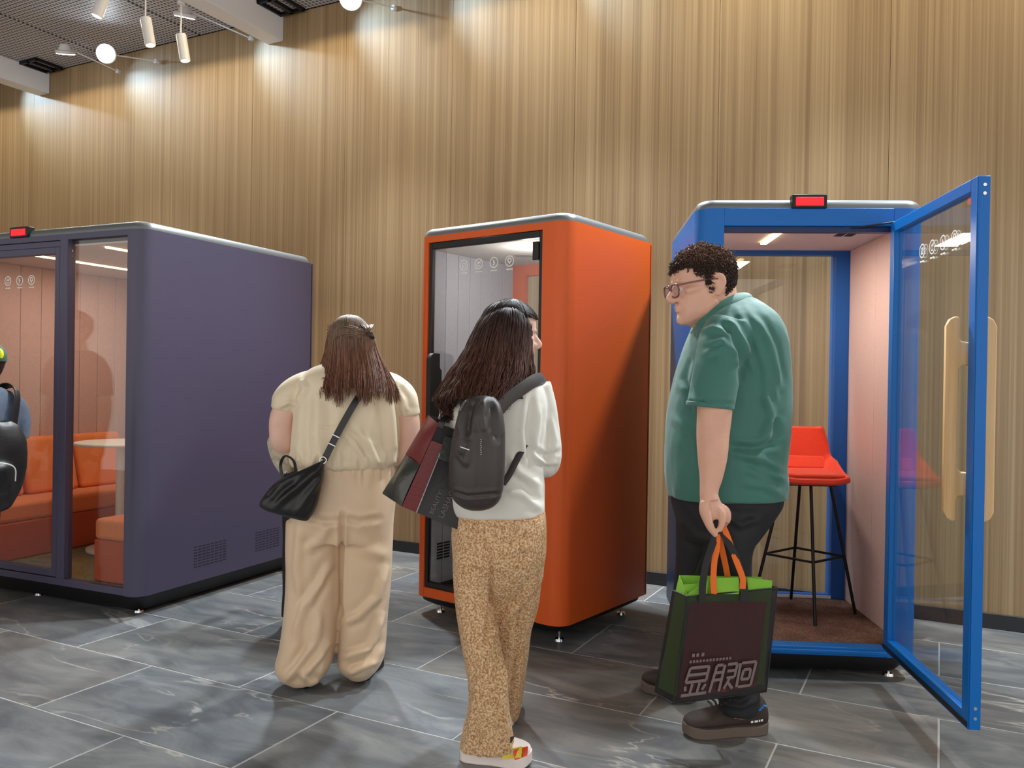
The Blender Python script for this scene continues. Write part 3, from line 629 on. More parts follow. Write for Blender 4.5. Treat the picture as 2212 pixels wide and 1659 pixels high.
def head(c, H, fwd, pitch=0., roll=0., nose=1., wide=1., ears=True):
    "head pieces for remesh; fwd = unit facing direction (horizontal); returns pieces and a local->world function"
    f=np.array(fwd,float); f/=np.linalg.norm(f); u=np.array([0,0,1.]); s=np.cross(u,f)
    f2=f*math.cos(pitch)-u*math.sin(pitch); u2=u*math.cos(pitch)+f*math.sin(pitch); u3=u2*math.cos(roll)+s*math.sin(roll); s3=s*math.cos(roll)-u2*math.sin(roll)
    def L(a,b,d): return np.asarray(c)+H*(a*f2+b*s3+d*u3)
    S=[]
    for t,a,b,w in zip(HEAD_T,HEAD_F,HEAD_B,HEAD_W):
        S.append(np.concatenate([L((a+b)/2,0,t-.5),H*(a-b)/2*f2,H*w*wide*s3,[2.25]]))
    pieces=[secs_geo(catmull(S,4),36)]
    def T(pts,rad,n=10): 
        A=catmull(np.array([[*L(*p),r*H] for p,r in zip(pts,rad)]),4); return tube_geo(A[:,:3],A[:,3],n)
    pieces.append(T([(.37,0,.06),(.42,0,-.02),(.475,0,-.09),(.50*(.9+.1*nose),0,-.135),(.43,0,-.165)],[.035,.042,.05,.05,.045]))       # nose
    for sd in (-1,1):
        pieces.append(ball(L(.415,sd*.055,-.145),.040*H,10)); pieces.append(T([(.385,sd*.04,.075),(.375,sd*.12,.085),(.30,sd*.20,.065)],[.03,.032,.03]))   # nostril wing, brow
        pieces.append(T([(.33,sd*.17,-.06),(.27,sd*.225,-.05),(.12,sd*.275,-.03)],[.05,.055,.04]))                                         # cheek bone
        if ears:
            pieces.append(T([(-.03,sd*.30*wide,.05),(-.075,sd*.335*wide,.075),(-.11,sd*.345*wide,.03),(-.09,sd*.335*wide,-.06),(-.04,sd*.31*wide,-.115),(-.01,sd*.30*wide,-.10)],[.028,.03,.03,.03,.03,.024]))
            pieces.append(ball(L(-.045,sd*.30*wide,-.02),H*np.array([.05,.05,.075]),10))
    pieces.append(T([(.385,-.075,-.255),(.415,-.03,-.245),(.42,0,-.25),(.415,.03,-.245),(.385,.075,-.255)],[.014,.02,.021,.02,.014]))    # upper lip
    pieces.append(T([(.38,-.065,-.285),(.408,-.03,-.295),(.412,0,-.297),(.408,.03,-.295),(.38,.065,-.285)],[.014,.021,.023,.021,.014]))  # lower lip
    pieces.append(ball(L(.36,0,-.42),.075*H,12))
    return pieces,L
def strands(paths, r0, root, name, m, n=4, k=5, taper=.35):
    mb=MB()
    for p in paths:
        P=catmull(np.array(p),k); t=np.linspace(0,1,len(P)); rr=r0*RNG.uniform(.6,1.25)*(1-(1-taper)*t**2); mb.tube(P,rr,n)
    return put(mb,name,m,root,True)
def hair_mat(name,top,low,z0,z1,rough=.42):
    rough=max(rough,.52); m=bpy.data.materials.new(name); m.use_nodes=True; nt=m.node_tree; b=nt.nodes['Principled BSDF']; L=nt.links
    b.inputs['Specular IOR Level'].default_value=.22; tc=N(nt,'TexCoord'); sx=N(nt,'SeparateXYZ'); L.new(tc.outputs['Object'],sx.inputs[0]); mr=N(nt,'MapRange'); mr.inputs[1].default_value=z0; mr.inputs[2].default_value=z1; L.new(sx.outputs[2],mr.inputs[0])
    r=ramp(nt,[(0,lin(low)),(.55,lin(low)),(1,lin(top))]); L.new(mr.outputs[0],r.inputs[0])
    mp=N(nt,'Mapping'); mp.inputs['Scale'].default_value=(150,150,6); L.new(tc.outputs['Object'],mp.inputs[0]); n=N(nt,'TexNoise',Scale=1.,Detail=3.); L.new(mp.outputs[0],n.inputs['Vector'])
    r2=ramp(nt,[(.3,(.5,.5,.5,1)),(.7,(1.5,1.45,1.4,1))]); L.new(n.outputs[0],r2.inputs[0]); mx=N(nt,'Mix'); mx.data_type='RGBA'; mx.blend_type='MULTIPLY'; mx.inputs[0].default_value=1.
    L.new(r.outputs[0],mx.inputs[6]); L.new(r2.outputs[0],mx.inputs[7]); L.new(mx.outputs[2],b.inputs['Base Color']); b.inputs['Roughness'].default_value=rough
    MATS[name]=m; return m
def skin_mat(name,c):
    m=mat(name,c,.48,bump=.15,bscale=220,var=.06,vscale=14); b=m.node_tree.nodes['Principled BSDF']
    b.inputs['Subsurface Weight'].default_value=.08; b.inputs['Subsurface Radius'].default_value=(.012,.004,.002); return m
M_SKIN=skin_mat('skin',(222,172,148)); M_SKIN2=skin_mat('skin_fair',(226,184,166))
def sheet(corners, nu=16, nv=16, bulge=0., th=.0015, nrm=None, wr=0., seed=0):
    "curved thin panel between 4 world corners TL,TR,BR,BL"
    TL,TR,BR,BL=[np.array(c,float) for c in corners]; n=np.cross(TR-TL,BL-TL); n/=np.linalg.norm(n); n=n if nrm is None else np.array(nrm,float)
    V=[];
    for j in range(nv+1):
        for i in range(nu+1):
            u,v=i/nu,j/nv; p=(TL*(1-u)+TR*u)*(1-v)+(BL*(1-u)+BR*u)*v
            V.append(p+n*bulge*math.sin(math.pi*u)**.8*math.sin(math.pi*min(1,v*.9+.1))**.8)
    V=np.array(V)
    if wr: V=V+n*(wr*vnoise(V*np.array([18,18,9]),seed))[:,None]
    W=V-n*th; K=len(V); a=nu+1
    Fc=[(j*a+i,j*a+i+1,(j+1)*a+i+1,(j+1)*a+i) for j in range(nv) for i in range(nu)]; Fc+=[tuple(K+q for q in f[::-1]) for f in Fc]
    ed=[i for i in range(a)]+[j*a+nu for j in range(1,nv+1)]+[nv*a+i for i in range(nu-1,-1,-1)]+[j*a for j in range(nv-1,0,-1)]
    Fc+=[(ed[i],ed[(i+1)%len(ed)],K+ed[(i+1)%len(ed)],K+ed[i]) for i in range(len(ed))]
    return np.vstack([V,W]),Fc
def sheer_mat(name,col,tr,rough=.5):
    m=bpy.data.materials.new(name); m.use_nodes=True; nt=m.node_tree; b=nt.nodes['Principled BSDF']; L=nt.links; out=nt.nodes['Material Output']
    b.inputs['Base Color'].default_value=lin(col); b.inputs['Roughness'].default_value=rough
    t=N(nt,'BsdfTransparent'); mx=N(nt,'MixShader'); mx.inputs[0].default_value=tr; L.new(b.outputs[0],mx.inputs[1]); L.new(t.outputs[0],mx.inputs[2]); L.new(mx.outputs[0],out.inputs[0]); MATS[name]=m; return m
def shoe(root, heel, toe, w, h, m_up, m_sole, sole_h=.03, name='shoe', ankle=None, extra=None):
    "shoe from heel point to toe point on the floor"
    heel=np.array(heel,float); toe=np.array(toe,float); d=toe-heel; Ln=np.linalg.norm(d); d/=Ln; s=np.array([-d[1],d[0],0]); u=np.array([0,0,1.])
    S=[]; prof=[(.0,.60,.62),(.04,.74,.95),(.15,.84,1.12),(.30,.82,1.10),(.45,.84,.82),(.60,.95,.62),(.75,1.0,.50),(.88,.90,.42),(.97,.62,.32),(1.,.30,.22)]
    for t,ww,hh in prof: 
        zz=h*hh; S.append(np.concatenate([heel+d*Ln*t+u*(sole_h+zz/2-.004),s*w/2*ww,u*zz/2,[2.4]]))
    up=remesh([secs_geo(catmull(S,4),24)],.005,3); 
    o=clothe(up,name,m_up,root)
    n=26; ol=[]
    for i in range(n):
        t=i/(n-1); ww=np.interp(t,[0,.03,.1,.25,.45,.65,.8,.92,.98,1],[.35,.58,.74,.8,.78,.95,1.0,.82,.5,.2]); ol.append((t,ww))
    pts=[(t,wv) for t,wv in ol]+[(t,-wv) for t,wv in ol[::-1]]
    lo=[heel+d*Ln*(-.015+1.03*t)+s*w/2*1.06*wv+u*(.0+(.012*max(0,(t-.85)/.15)**2)) for t,wv in pts]; hi=[heel+d*Ln*(-.02+1.035*t)+s*w/2*1.10*wv+u*(sole_h+.012*max(0,(t-.8)/.2)+.008*max(0,(.15-t)/.15)) for t,wv in pts]
    K=len(lo); mb=MB().add(lo+hi,[tuple(range(K))[::-1],tuple(range(K,2*K))]+[(i,(i+1)%K,K+(i+1)%K,K+i) for i in range(K)])
    mb.v=[tuple(np.array(v)-np.array(o.parent.location)) for v in mb.v]
    mb.build('sole',m_sole,o,smooth=50,bevel=.005)
    return o

def skullpt(az,el):
    t=.5+.5*math.sin(el); a=np.interp(t,HEAD_T,HEAD_F); b=np.interp(t,HEAD_T,HEAD_B); w=np.interp(t,HEAD_T,HEAD_W)*1.02
    return np.array([(a+b)/2+(a-b)/2*math.copysign(abs(math.cos(az))**.89,math.cos(az)),w*math.copysign(abs(math.sin(az))**.89,math.sin(az)),t-.5])
def hair_cap(L,root,m,cond,k=1.07,nst=900,part=0.,r=.002,low=-.55,name='hair_crown'):
    "hair over the skull: closed cap plus strands combed from a parting"
    c0=np.array([-.02,0,.03]); V=[];ok={};na,ne=56,36
    for i in range(ne+1):
        for j in range(na):
            p=skullpt(2*math.pi*j/na,math.radians(-35+125*i/ne) if i<ne else 1.57); ok[i,j]=cond(p); V.append(L(*(c0+(p-c0)*k)))
    Fc=[(i*na+j,i*na+(j+1)%na,(i+1)*na+(j+1)%na,(i+1)*na+j) for i in range(ne) for j in range(na) if all(ok[a,b%na] for a,b in ((i,j),(i,j+1),(i+1,j+1),(i+1,j)))]
    put(MB().add(V,Fc),'hair_base',m,root); paths=[]
    for _ in range(nst):
        az=RNG.uniform(0,2*math.pi); e0=RNG.uniform(1.1,1.5); e1=RNG.uniform(low,low+.5); kk=k+RNG.uniform(.0,.045); P_=[]
        for q in np.linspace(e0,e1,6):
            p=skullpt(az+part*(1-(q-e1)/(e0-e1)),q)
            if not cond(p): break
            P_.append(L(*(c0+(p-c0)*kk)))
        if len(P_)>=3: paths.append(P_)
    return strands(paths,r,root,name,m,4,3,.6)
NOFACE=lambda p: not (p[0]>.10 and p[2]<.24) and not (p[0]>.0 and p[2]<-.1) and p[2]>-.42
# ------------------------------------------------------------------ man in the green polo
MY=3.32
mn=empty('person',(*QZ(1560,1560)[:2],0),0,'man in a teal green polo and glasses holding a black mesh tote','person')
mn.location=(Q(1560,900,MY)[0],MY,0)
hp,HL=head(Q(1519,617,MY-.02),.295,(-math.cos(.22),-math.sin(.22),0),pitch=.14,wide=1.02)
core=[rows([(650,1560,1618,MY,.06),(690,1520,1655,MY,.15),(760,1495,1680,MY,.19),(850,1470,1685,MY,.19),(950,1460,1675,MY,.18),(1050,1465,1675,MY,.17),(1100,1475,1655,MY,.15)],grow=.90),
 limb([(1545,600,MY,42),(1545,640,MY,46),(1550,675,MY,52),(1562,705,MY,60)],n=24),                      # neck
 limb([(1570,730,MY-.17,34),(1556,790,MY-.225,34),(1545,850,MY-.25,35),(1544,872,MY-.25,38),(1543,900,MY-.25,37),(1540,940,MY-.255,35),(1539,985,MY-.265,32),(1536,1030,MY-.275,25),(1531,1062,MY-.285,19.5),(1533,1080,MY-.287,21)],n=24),
 limb([(1580,735,MY+.16,34),(1570,830,MY+.22,33),(1560,950,MY+.22,32),(1545,1040,MY+.16,22),(1535,1075,MY+.13,20),(1528,1105,MY+.11,22)],n=18),
 limb([(1525,1110,MY+.09,50),(1512,1190,MY+.12,38),(1502,1290,MY+.17,34),(1478,1400,MY+.25,30),(1462,1500,MY+.31,24)]),limb([(1590,1110,MY-.08,50),(1572,1190,MY-.09,38),(1575,1290,MY-.10,36),(1592,1400,MY-.12,32),(1597,1500,MY-.13,28),(1600,1545,MY-.13,24)])]
hy=MY-.29   # hand plane
palm=[limb([(1536,1035,hy+.012,23,22),(1533,1055,hy+.004,20,17),(1532,1072,hy,20,13),(1536,1092,hy,23,13),(1541,1108,hy,21,13),(1545,1118,hy+.004,15,12)],n=20),
 limb([(1523,1084,hy-.012,12),(1523,1104,hy-.018,12.5),(1528,1122,hy-.022,10.5),(1536,1141,hy-.022,8.6),(1547,1158,hy-.018,6)],n=14),     # thumb
 limb([(1550,1098,hy-.008,9),(1559,1110,hy-.016,8.6),(1560,1128,hy-.02,7.8),(1553,1148,hy-.016,6)],n=14),                                    # index
 limb([(1556,1094,hy+.006,9),(1569,1104,hy+.000,8.4),(1572,1118,hy-.002,7.6),(1570,1130,hy-.000,6)],n=14),
 limb([(1554,1096,hy+.022,8.6),(1566,1108,hy+.020,8.2),(1569,1124,hy+.018,7.4),(1562,1137,hy+.02,6)],n=14),
 limb([(1550,1100,hy+.036,8),(1560,1112,hy+.036,7.4),(1562,1126,hy+.034,6.8),(1557,1136,hy+.034,5.6)],n=14)]
for sd in (-1,1):  # soft full jaw
    hp.append(limb([(0,0,1,1)]*2) if False else tube_geo([HL(.27,sd*.10,-.40),HL(.12,sd*.20,-.32),HL(-.02,sd*.25,-.20)],[.085*.295,.10*.295,.09*.295],12))
for sd in (-1,1):
    hp.append(tube_geo(catmull([HL(.02,sd*.315,.04),HL(-.03,sd*.35,.105),HL(-.10,sd*.375,.085),HL(-.125,sd*.375,.0),HL(-.095,sd*.355,-.085),HL(-.045,sd*.325,-.15),HL(-.01,sd*.315,-.13)],5),.023*.295,10)); hp.append(tube_geo([HL(-.045,sd*.31,.05),HL(-.085,sd*.345,.0),HL(-.05,sd*.32,-.07)],.018*.295,8))
hp.append(ball(HL(.20,0,-.44),.10*.295,14)); hp.append(tube_geo([HL(.16,0,-.42),HL(.02,0,-.52),HL(-.08,0,-.66)],[.12*.295,.17*.295,.2*.295],16))
body=remesh(hp+core+palm,.0042,3,.5)
bo=clothe(body,'body',M_SKIN,mn)
M_POLO=mat('teal_jersey',(58,114,104),.66,bump=.12,bscale=500,sheen=.25,var=.05,vscale=5)
polo=remesh([rows([(646,1568,1625,MY+.005,.085),(664,1538,1652,MY,.14),(690,1510,1674,MY,.20),(725,1492,1689,MY,.225),(770,1474,1697,MY,.225),(820,1458,1701,MY,.22),(880,1446,1702,MY,.22),(940,1440,1698,MY,.225),(1000,1439,1692,MY,.23),(1040,1440,1694,MY,.225),(1072,1444,1692,MY,.22)],n=56,e=2.5),
 limb([(1575,712,MY-.155,54,44),(1562,745,MY-.20,55,46),(1549,800,MY-.235,51,45),(1540,850,MY-.25,50,43),(1534,878,MY-.253,50,43)],n=32),
 limb([(1580,712,MY+.155,50),(1572,770,MY+.215,50),(1568,850,MY+.235,44)],n=24)],.0065,5,.5)
# curved hem and fabric folds
V=getV(polo); P=PX(V)
folds(polo,[([(1595,672),(1632,730),(1655,800),(1660,870)],.010,9),([(1612,665),(1652,730),(1672,800),(1676,880)],.011,9),([(1575,690),(1612,745),(1630,810)],.009,8),([(1560,700),(1585,715),(1602,760),(1600,820)],-.012,7),
 ([(1530,745),(1560,735),(1590,765),(1602,800)],.008,7),([(1520,765),(1560,752),(1592,790)],.007,7),([(1580,965),(1630,968),(1684,958)],-.016,8),([(1600,985),(1650,992),(1688,1015)],.010,8),([(1615,1000),(1660,1022),(1690,1050)],-.010,8),([(1640,1010),(1675,1030),(1692,1035)],.008,6),
 ([(1650,850),(1668,900),(1650,950)],.012,10),([(1675,900),(1680,940),(1660,958)],-.010,8),([(1500,880),(1480,820),(1490,770)],-.010,8),([(1470,830),(1500,870),(1510,900)],.007,8),([(1455,900),(1490,940),(1505,985)],.006,9),([(1610,1045),(1650,1050),(1690,1070)],.006,8),
 ([(1500,720),(1540,708),(1565,712)],.006,6),([(1640,690),(1670,750),(1688,840)],.008,7),([(1484,870),(1530,868),(1582,872)],-.004,4)])
wrinkle(polo,.0035,(7,7,5),4); wrinkle(polo,.0016,(22,22,14),14); clothe(polo,'polo_shirt',M_POLO,mn)
col=remesh([limb([(1497,722,MY-.015,7,5),(1520,692,MY-.085,12,6),(1556,664,MY-.105,14,6),(1592,645,MY-.085,15,6),(1614,640,MY-.02,13,7),(1610,643,MY+.04,13,7)],n=14,flat=(0,0,1)),limb([(1610,643,MY+.04,13,7),(1580,650,MY+.095,13,6),(1530,685,MY+.085,11,6),(1497,722,MY-.015,8,5)],n=14,flat=(0,0,1))],.004,2)
clothe(col,'collar',M_POLO,mn)
cuf=remesh([limb([(1534.5,870,MY-.253,52,45),(1533.5,880,MY-.253,52,45)],n=32,k=2)],.004,2); clothe(cuf,'sleeve_band',M_POLO,mn)
M_TRS=mat('black_trousers',(27,28,34),.7,bump=.15,bscale=500)
tr=remesh([rows([(1060,1452,1686,MY,.205),(1090,1454,1684,MY,.20),(1130,1466,1656,MY,.19),(1165,1480,1630,MY,.17)],n=48),
 limb([(1525,1110,MY+.09,66,70),(1512,1190,MY+.12,52,60),(1502,1290,MY+.17,48,52),(1478,1400,MY+.25,44,46),(1462,1490,MY+.30,42,42)],n=28),
 limb([(1590,1110,MY-.08,66,70),(1572,1190,MY-.09,52,64),(1575,1290,MY-.10,50,54),(1592,1400,MY-.12,46,48),(1597,1500,MY-.13,44,46),(1597,1538,MY-.13,42,44)],n=28)],.0075,5)
folds(tr,[([(1565,1110),(1600,1135),(1640,1120)],.008,8),([(1560,1505),(1600,1515),(1636,1495)],-.008,6),([(1560,1520),(1600,1528),(1640,1512)],.006,5),([(1470,1120),(1500,1160),(1545,1170)],.006,9)]); wrinkle(tr,.003,(9,9,6),8); clothe(tr,'trousers',M_TRS,mn)
M_BOOT=mat('brown_suede',(62,52,48),.8,bump=.35,bscale=260,var=.12,vscale=18); M_BSOLE=mat('taupe_sole',(104,90,82),.8,bump=.3,bscale=120)
sh=shoe(mn,(*QZ(1652,1580)[:2],0),(*QZ(1478,1588)[:2],0),.112,.105,M_BOOT,M_BSOLE,.04)
for i in range(5):
    a=Q(1536+i*9,1520-i*4.5,3.09-.0*i); put(MB().tube([a+np.array([0,-.03,-.008]),a,a+np.array([0,.05,-.01])],.004,6),'lace',mat('lace',(40,36,36),.8),mn)
put(MB().tube([Q(1640,1535,3.08),Q(1650,1524,3.075),Q(1656,1526,3.075)],.004,8),'pull_tab',mat('blue_cord',(40,120,190),.6),mn)
hc=MB(); 
for i,(a,w) in enumerate([(1622,5),(1630,7),(1639,3),(1644,4)]): hc.add(*sheet([Q(a,1558-i*1.2,3.083),Q(a+w,1557-i*1.2,3.083),Q(a+w,1561-i*1.2,3.083),Q(a,1562-i*1.2,3.083)],1,1))
put(hc,'heel_print',M_ICON,mn,False)
shoe(mn,(*QZ(1497,1518)[:2],0),(*QZ(1392,1484)[:2],0),.11,.105,M_BOOT,M_BSOLE,.04)
# short hair: shell on the skull plus many short curls
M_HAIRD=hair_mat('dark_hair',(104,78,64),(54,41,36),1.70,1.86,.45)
pth=[];H=.295
def skull(az,el):   # direction on skull -> local point slightly outside
    t=.5+.5*math.sin(el); a=np.interp(t,HEAD_T,HEAD_F); b=np.interp(t,HEAD_T,HEAD_B); w=np.interp(t,HEAD_T,HEAD_W)*1.02
    return np.array([(a+b)/2+(a-b)/2*math.copysign(abs(math.cos(az))**.89,math.cos(az)),w*math.copysign(abs(math.sin(az))**.89,math.sin(az)),t-.5])
def hairy(p):
    f,s,u=p
    line=.185 if f>.30 else (.02+ .165*((f-.08)/.22)**.7 if f>.08 else (-.09 if f>-.02 else (-.0 if f>-.13 else -.24)))
    if f>.25 and u<.22: return False
    if -.02<f<.12 and abs(s)>.2: line=min(line,-.02 if f>.06 else -.10)
    if -.16<f<.025 and abs(s)>.2 and u<.095: return False
    return u>line
V_=[];
shell_=MB(); na,ne=64,40
grid={}
for i in range(ne+1):
    for j in range(na):
        el=math.radians(-28+118*i/ne); az=2*math.pi*j/na; p=skull(az,min(el,1.55)); top=np.clip((p[2]-.1)/.3,0,1)
        k=1+.022+.014*top; c0=np.array([-.02,0,.05]); q=c0+(p-c0)*k; grid[i,j]=(len(V_),hairy(p)); V_.append(HL(*q))
Fc=[]
for i in range(ne):
    for j in range(na):
        ids=[grid[i,j],grid[i,(j+1)%na],grid[i+1,(j+1)%na],grid[i+1,j]]
        if all(x[1] for x in ids): Fc.append(tuple(x[0] for x in ids))
paths=[]
for _ in range(5200):
    el=math.asin(RNG.uniform(-.45,1)); az=RNG.uniform(0,2*math.pi); p=skull(az,el)
    if not hairy(p): continue
    top=np.clip((p[2]-.12)/.25,0,1); c0=np.array([-.02,0,.05]); n_=(p-c0)/np.linalg.norm(p-c0); down=np.array([-.5,0,-.75])+RNG.normal(0,.25,3); down-=n_*(down@n_)
    L_=.045+.02*top; q=p+n_*.015; P4=[q]
    for s in range(1,4):
        curl=RNG.normal(0,.022*top+.004,3); P4.append(q+n_*(.008+.012*top)*math.sin(s)+down*L_*s/3+curl)
    paths.append([HL(*x) for x in P4])
ho=strands(paths,.0019,mn,'hair',M_HAIRD,4,3)
put(MB().add(V_,Fc),'hair_base',M_HAIRD,mn)
for sd in (-1,1):
    e=MB(); 
    for i in range(26):
        t=i/25; p=HL(.405-.02*t-.07*t*t,sd*(.035+.15*t),.085+.018*math.sin(t*2.4)); e.tube([p,p+np.array([.006,-.003,.004])+RNG.normal(0,.001,3)],.0016,4)
    put(e,'eyebrow',M_HAIRD,mn)
    V_e,F_e=ball(HL(.362,sd*.095,-.02),.034*H,14); put(MB().add(V_e,F_e),'eye',mat('eye_white',(225,215,205),.25),mn)
    put(MB().add(*ball(HL(.384,sd*.098,-.022),.017*H,12)),'iris',mat('iris_brown',(50,32,22),.2),mn)
# glasses
gl=MB(); M_GFR=mat('tortoise_frame',(120,70,76),.3,spec=.6); lens=[]
for sd in (1,-1):
    cpt=(.475,sd*.125,-.035); ring_=[]
    for i in range(25):
        t=2*math.pi*i/24; a,b=math.cos(t),math.sin(t); a=math.copysign(abs(a)**.6,a); b=math.copysign(abs(b)**.6,b)
        ring_.append(HL(.475-.06*abs(sd*.125+a*.105)**1.5*2,sd*.125+a*.105,-.035+b*.082))
    gl.tube(ring_,.0036,8); lens.append(ring_)
    gl.tube([HL(.452,sd*.23,.03),HL(.30,sd*.305,.045),HL(.02,sd*.345,.06),HL(-.05,sd*.35,.045)],[.0032,.003,.0028,.0022],8)
gl.tube([HL(.475,.03,.0),HL(.485,0,.012),HL(.475,-.03,0)],.0026,8)
go=put(gl,'glasses',M_GFR,mn)
for r_ in lens:
    c=np.mean(r_[:-1],axis=0); mb=MB().add([c]+r_[:-1],[(0,i+1,(i+1)%24+1) for i in range(24)]); mb.v=[tuple(np.array(v)-np.array(mn.location)) for v in mb.v]; mb.build('lens',M_GLASS,go)
# ---- tote with bags inside, held by the man
def strap(mb,pts,w=.012,t=.0015,flat=(1,0,0)):
    A=catmull(np.array([Q(*p) for p in pts]),6); mb.tube(A,np.tile([w,t],(len(A),1)),8,True,flat)
by=MY-.30
M_SHEER=sheer_mat('black_mesh',(38,34,36),.5,.45); M_TRIM=mat('black_trim',(20,20,22),.6)
tt=empty('tote_bag',(*Q(1560,1400,by)[:2],0),0,'black see-through mesh tote hanging from the hand of the man','bag')
fTL,fTR,fBR,fBL=Q(1484,1289,by-.045),Q(1679,1270,by-.02),Q(1655,1494,by-.02),Q(1454,1520,by-.045)
bTL,bTR,bBR,bBL=Q(1454,1276,by+.075),Q(1645,1262,by+.09),Q(1622,1470,by+.09),Q(1415,1494,by+.075)
put(MB().add(*sheet([fTL,fTR,fBR,fBL],18,20,.010,wr=.003)),'front_panel',M_SHEER,tt)
put(MB().add(*sheet([bTL,bTR,bBR,bBL],12,14,-.008,wr=.003,seed=5)),'back_panel',M_SHEER,tt)
put(MB().add(*sheet([bTL,fTL,fBL,bBL],8,16,-.012,wr=.004,seed=2)),'side_gusset',M_SHEER,tt); put(MB().add(*sheet([fTR,bTR,bBR,fBR],8,16,-.012,wr=.004,seed=3)),'side_gusset',M_SHEER,tt)
put(MB().add(*sheet([fBL,fBR,bBR,bBL],8,6,0)),'bottom_panel',M_TRIM,tt)
for a,b in ((fTL,fTR),(bTL,bTR),(fTL,bTL),(fTL,fBL),(bTL,bBL),(fTR,fBR),(fBL,fBR),(fBL,bBL),(fTR,bTR)): put(MB().tube([a,(a+b)/2,b],.0028,6),'binding',M_TRIM,tt)
for pts in ([(1517,1300,by-.05),(1518,1262,by-.045),(1526,1215,by-.03),(1543,1165,by+.0),(1549,1142,hy-.005)],[(1607,1300,by-.04),(1606,1262,by-.035),(1590,1205,by-.02),(1566,1160,by),(1555,1140,hy)],[(1500,1272,by+.08),(1512,1230,by+.06),(1540,1170,by+.02),(1550,1142,hy+.01)],[(1592,1264,by+.09),(1580,1220,by+.06),(1560,1165,by+.02),(1555,1142,hy+.01)]):
    mb=MB(); strap(mb,pts,.0135,.0016); put(mb,'handle',mat('black_strap',(30,29,31),.7),tt)
gb=empty('shopping_bag',(*Q(1560,1350,by+.03)[:2],0),0,'lime green carrier bag with orange handles stuffed inside the mesh tote','bag'); M_GRN=mat('lime_nonwoven',(132,190,60),.8,bump=.3,bscale=300); M_OHD=mat('orange_webbing',(238,112,36),.75,bump=.3,bscale=500)
g=lambda x,y,d: Q(x,y,by+d)
gbody=[('front_panel',[g(1478,1262,-.012),g(1668,1254,.0),g(1650,1478,.005),g(1470,1498,-.01)]),('back_panel',[g(1468,1243,.055),g(1645,1246,.065),g(1625,1462,.07),g(1430,1485,.06)]),('side_gusset',[g(1468,1243,.055),g(1484,1284,-.03),g(1462,1505,-.03),g(1422,1485,.06)])]
for nme,cs in gbody: put(MB().add(*sheet(cs,14,16,.004,wr=.004,seed=len(nme))),nme,M_GRN,gb)
put(MB().add(*sheet([g(1484,1284,-.03),g(1530,1252,-.03),g(1526,1290,-.032),g(1486,1300,-.032)],6,5,.004)),'folded_rim',M_GRN,gb); put(MB().add(*sheet([g(1541,1248,-.03),g(1596,1248,-.03),g(1596,1283,-.032),g(1541,1283,-.032)],6,5,.003)),'folded_rim',M_GRN,gb); put(MB().add(*sheet([g(1614,1248,-.02),g(1668,1254,-.015),g(1666,1280,-.018),g(1616,1280,-.02)],6,5,.003)),'folded_rim',M_GRN,gb)
for pts in ([(1543,1284,by-.038),(1541,1255,by-.036),(1543,1215,by-.02),(1548,1188,by-.008),(1551,1150,hy-.004)],[(1604,1272,by-.038),(1604,1248,by-.036),(1588,1205,by-.02),(1572,1160,by-.0),(1562,1136,hy-.004)],[(1521,1245,by+.05),(1526,1220,by+.045),(1536,1190,by+.03),(1550,1150,hy+.012)],[(1572,1246,by+.05),(1566,1215,by+.035),(1557,1175,by+.015),(1552,1150,hy+.01)]):
    mb=MB(); strap(mb,pts,.0115,.002); put(mb,'handle',M_OHD,gb)
rb=empty('paper_bag',(*Q(1560,1400,by)[:2],0),0,'dark red printed carrier bag seen through the mesh tote','bag'); M_RBAG=mat('crimson_nonwoven',(182,36,40),.75,bump=.3,bscale=300,var=.12,vscale=10)
rc=[g(1490,1303,-.036),g(1656,1300,-.018),g(1634,1484,-.016),g(1464,1508,-.036)]
put(MB().add(*sheet(rc,14,16,.006,wr=.003,seed=9)),'front_panel',M_RBAG,rb); put(MB().add(*sheet([p+np.array([0,.03,0]) for p in rc],10,10,0)),'back_panel',M_RBAG,rb)
# printed lettering on the red bag: strokes laid on the front panel in (u,v)
M_PRT=mat('pale_print',(118,104,102),.7)
def uv(u,v):
    p=(rc[0]*(1-u)+rc[1]*u)*(1-v)+(rc[3]*(1-u)+rc[2]*u)*v; return p+np.array([.001,-.0125,.0])
pr=MB()
def stroke(u0,v0,u1,v1,w=.016):
    d=np.array([u1-u0,v1-v0]); d/=np.linalg.norm(d); q=np.array([-d[1],d[0]])*w; A=[uv(u0+q[0],v0+q[1]),uv(u0-q[0],v0-q[1]),uv(u1-q[0],v1-q[1]),uv(u1+q[0],v1+q[1])]
    pr.add(A+[a+np.array([0,-.0012,0]) for a in A],[(0,1,2,3),(4,7,6,5),(0,4,5,1),(1,5,6,2),(2,6,7,3),(3,7,4,0)])
for s in ([(.10,.68,.34,.68),(.08,.755,.33,.755),(.06,.83,.32,.83),(.10,.68,.06,.83),(.34,.68,.32,.83)],[(.15,.85,.13,.95),(.24,.85,.22,.95),(.06,.87,.07,.92),(.32,.87,.28,.93),(.02,.965,.34,.965)],
          [(.44,.68,.38,.97),(.44,.68,.52,.68),(.54,.68,.50,.97),(.43,.76,.52,.76),(.42,.84,.51,.84)],[(.58,.68,.70,.68),(.58,.755,.69,.755),(.58,.83,.68,.83),(.70,.68,.68,.83),(.62,.84,.56,.95),(.60,.88,.67,.96)],
          [(.76,.68,.94,.68),(.74,.68,.72,.95),(.94,.68,.90,.95),(.79,.76,.88,.76),(.77,.87,.87,.87),(.79,.76,.77,.87),(.88,.76,.87,.87),(.74,.95,.90,.95)]):
    for q in s: stroke(*q)
for u in (.10,.155,.22): stroke(u,.545,u+.035,.545,.018)
for u in np.arange(.08,.60,.042): stroke(u,.615,u+.026,.610,.014)
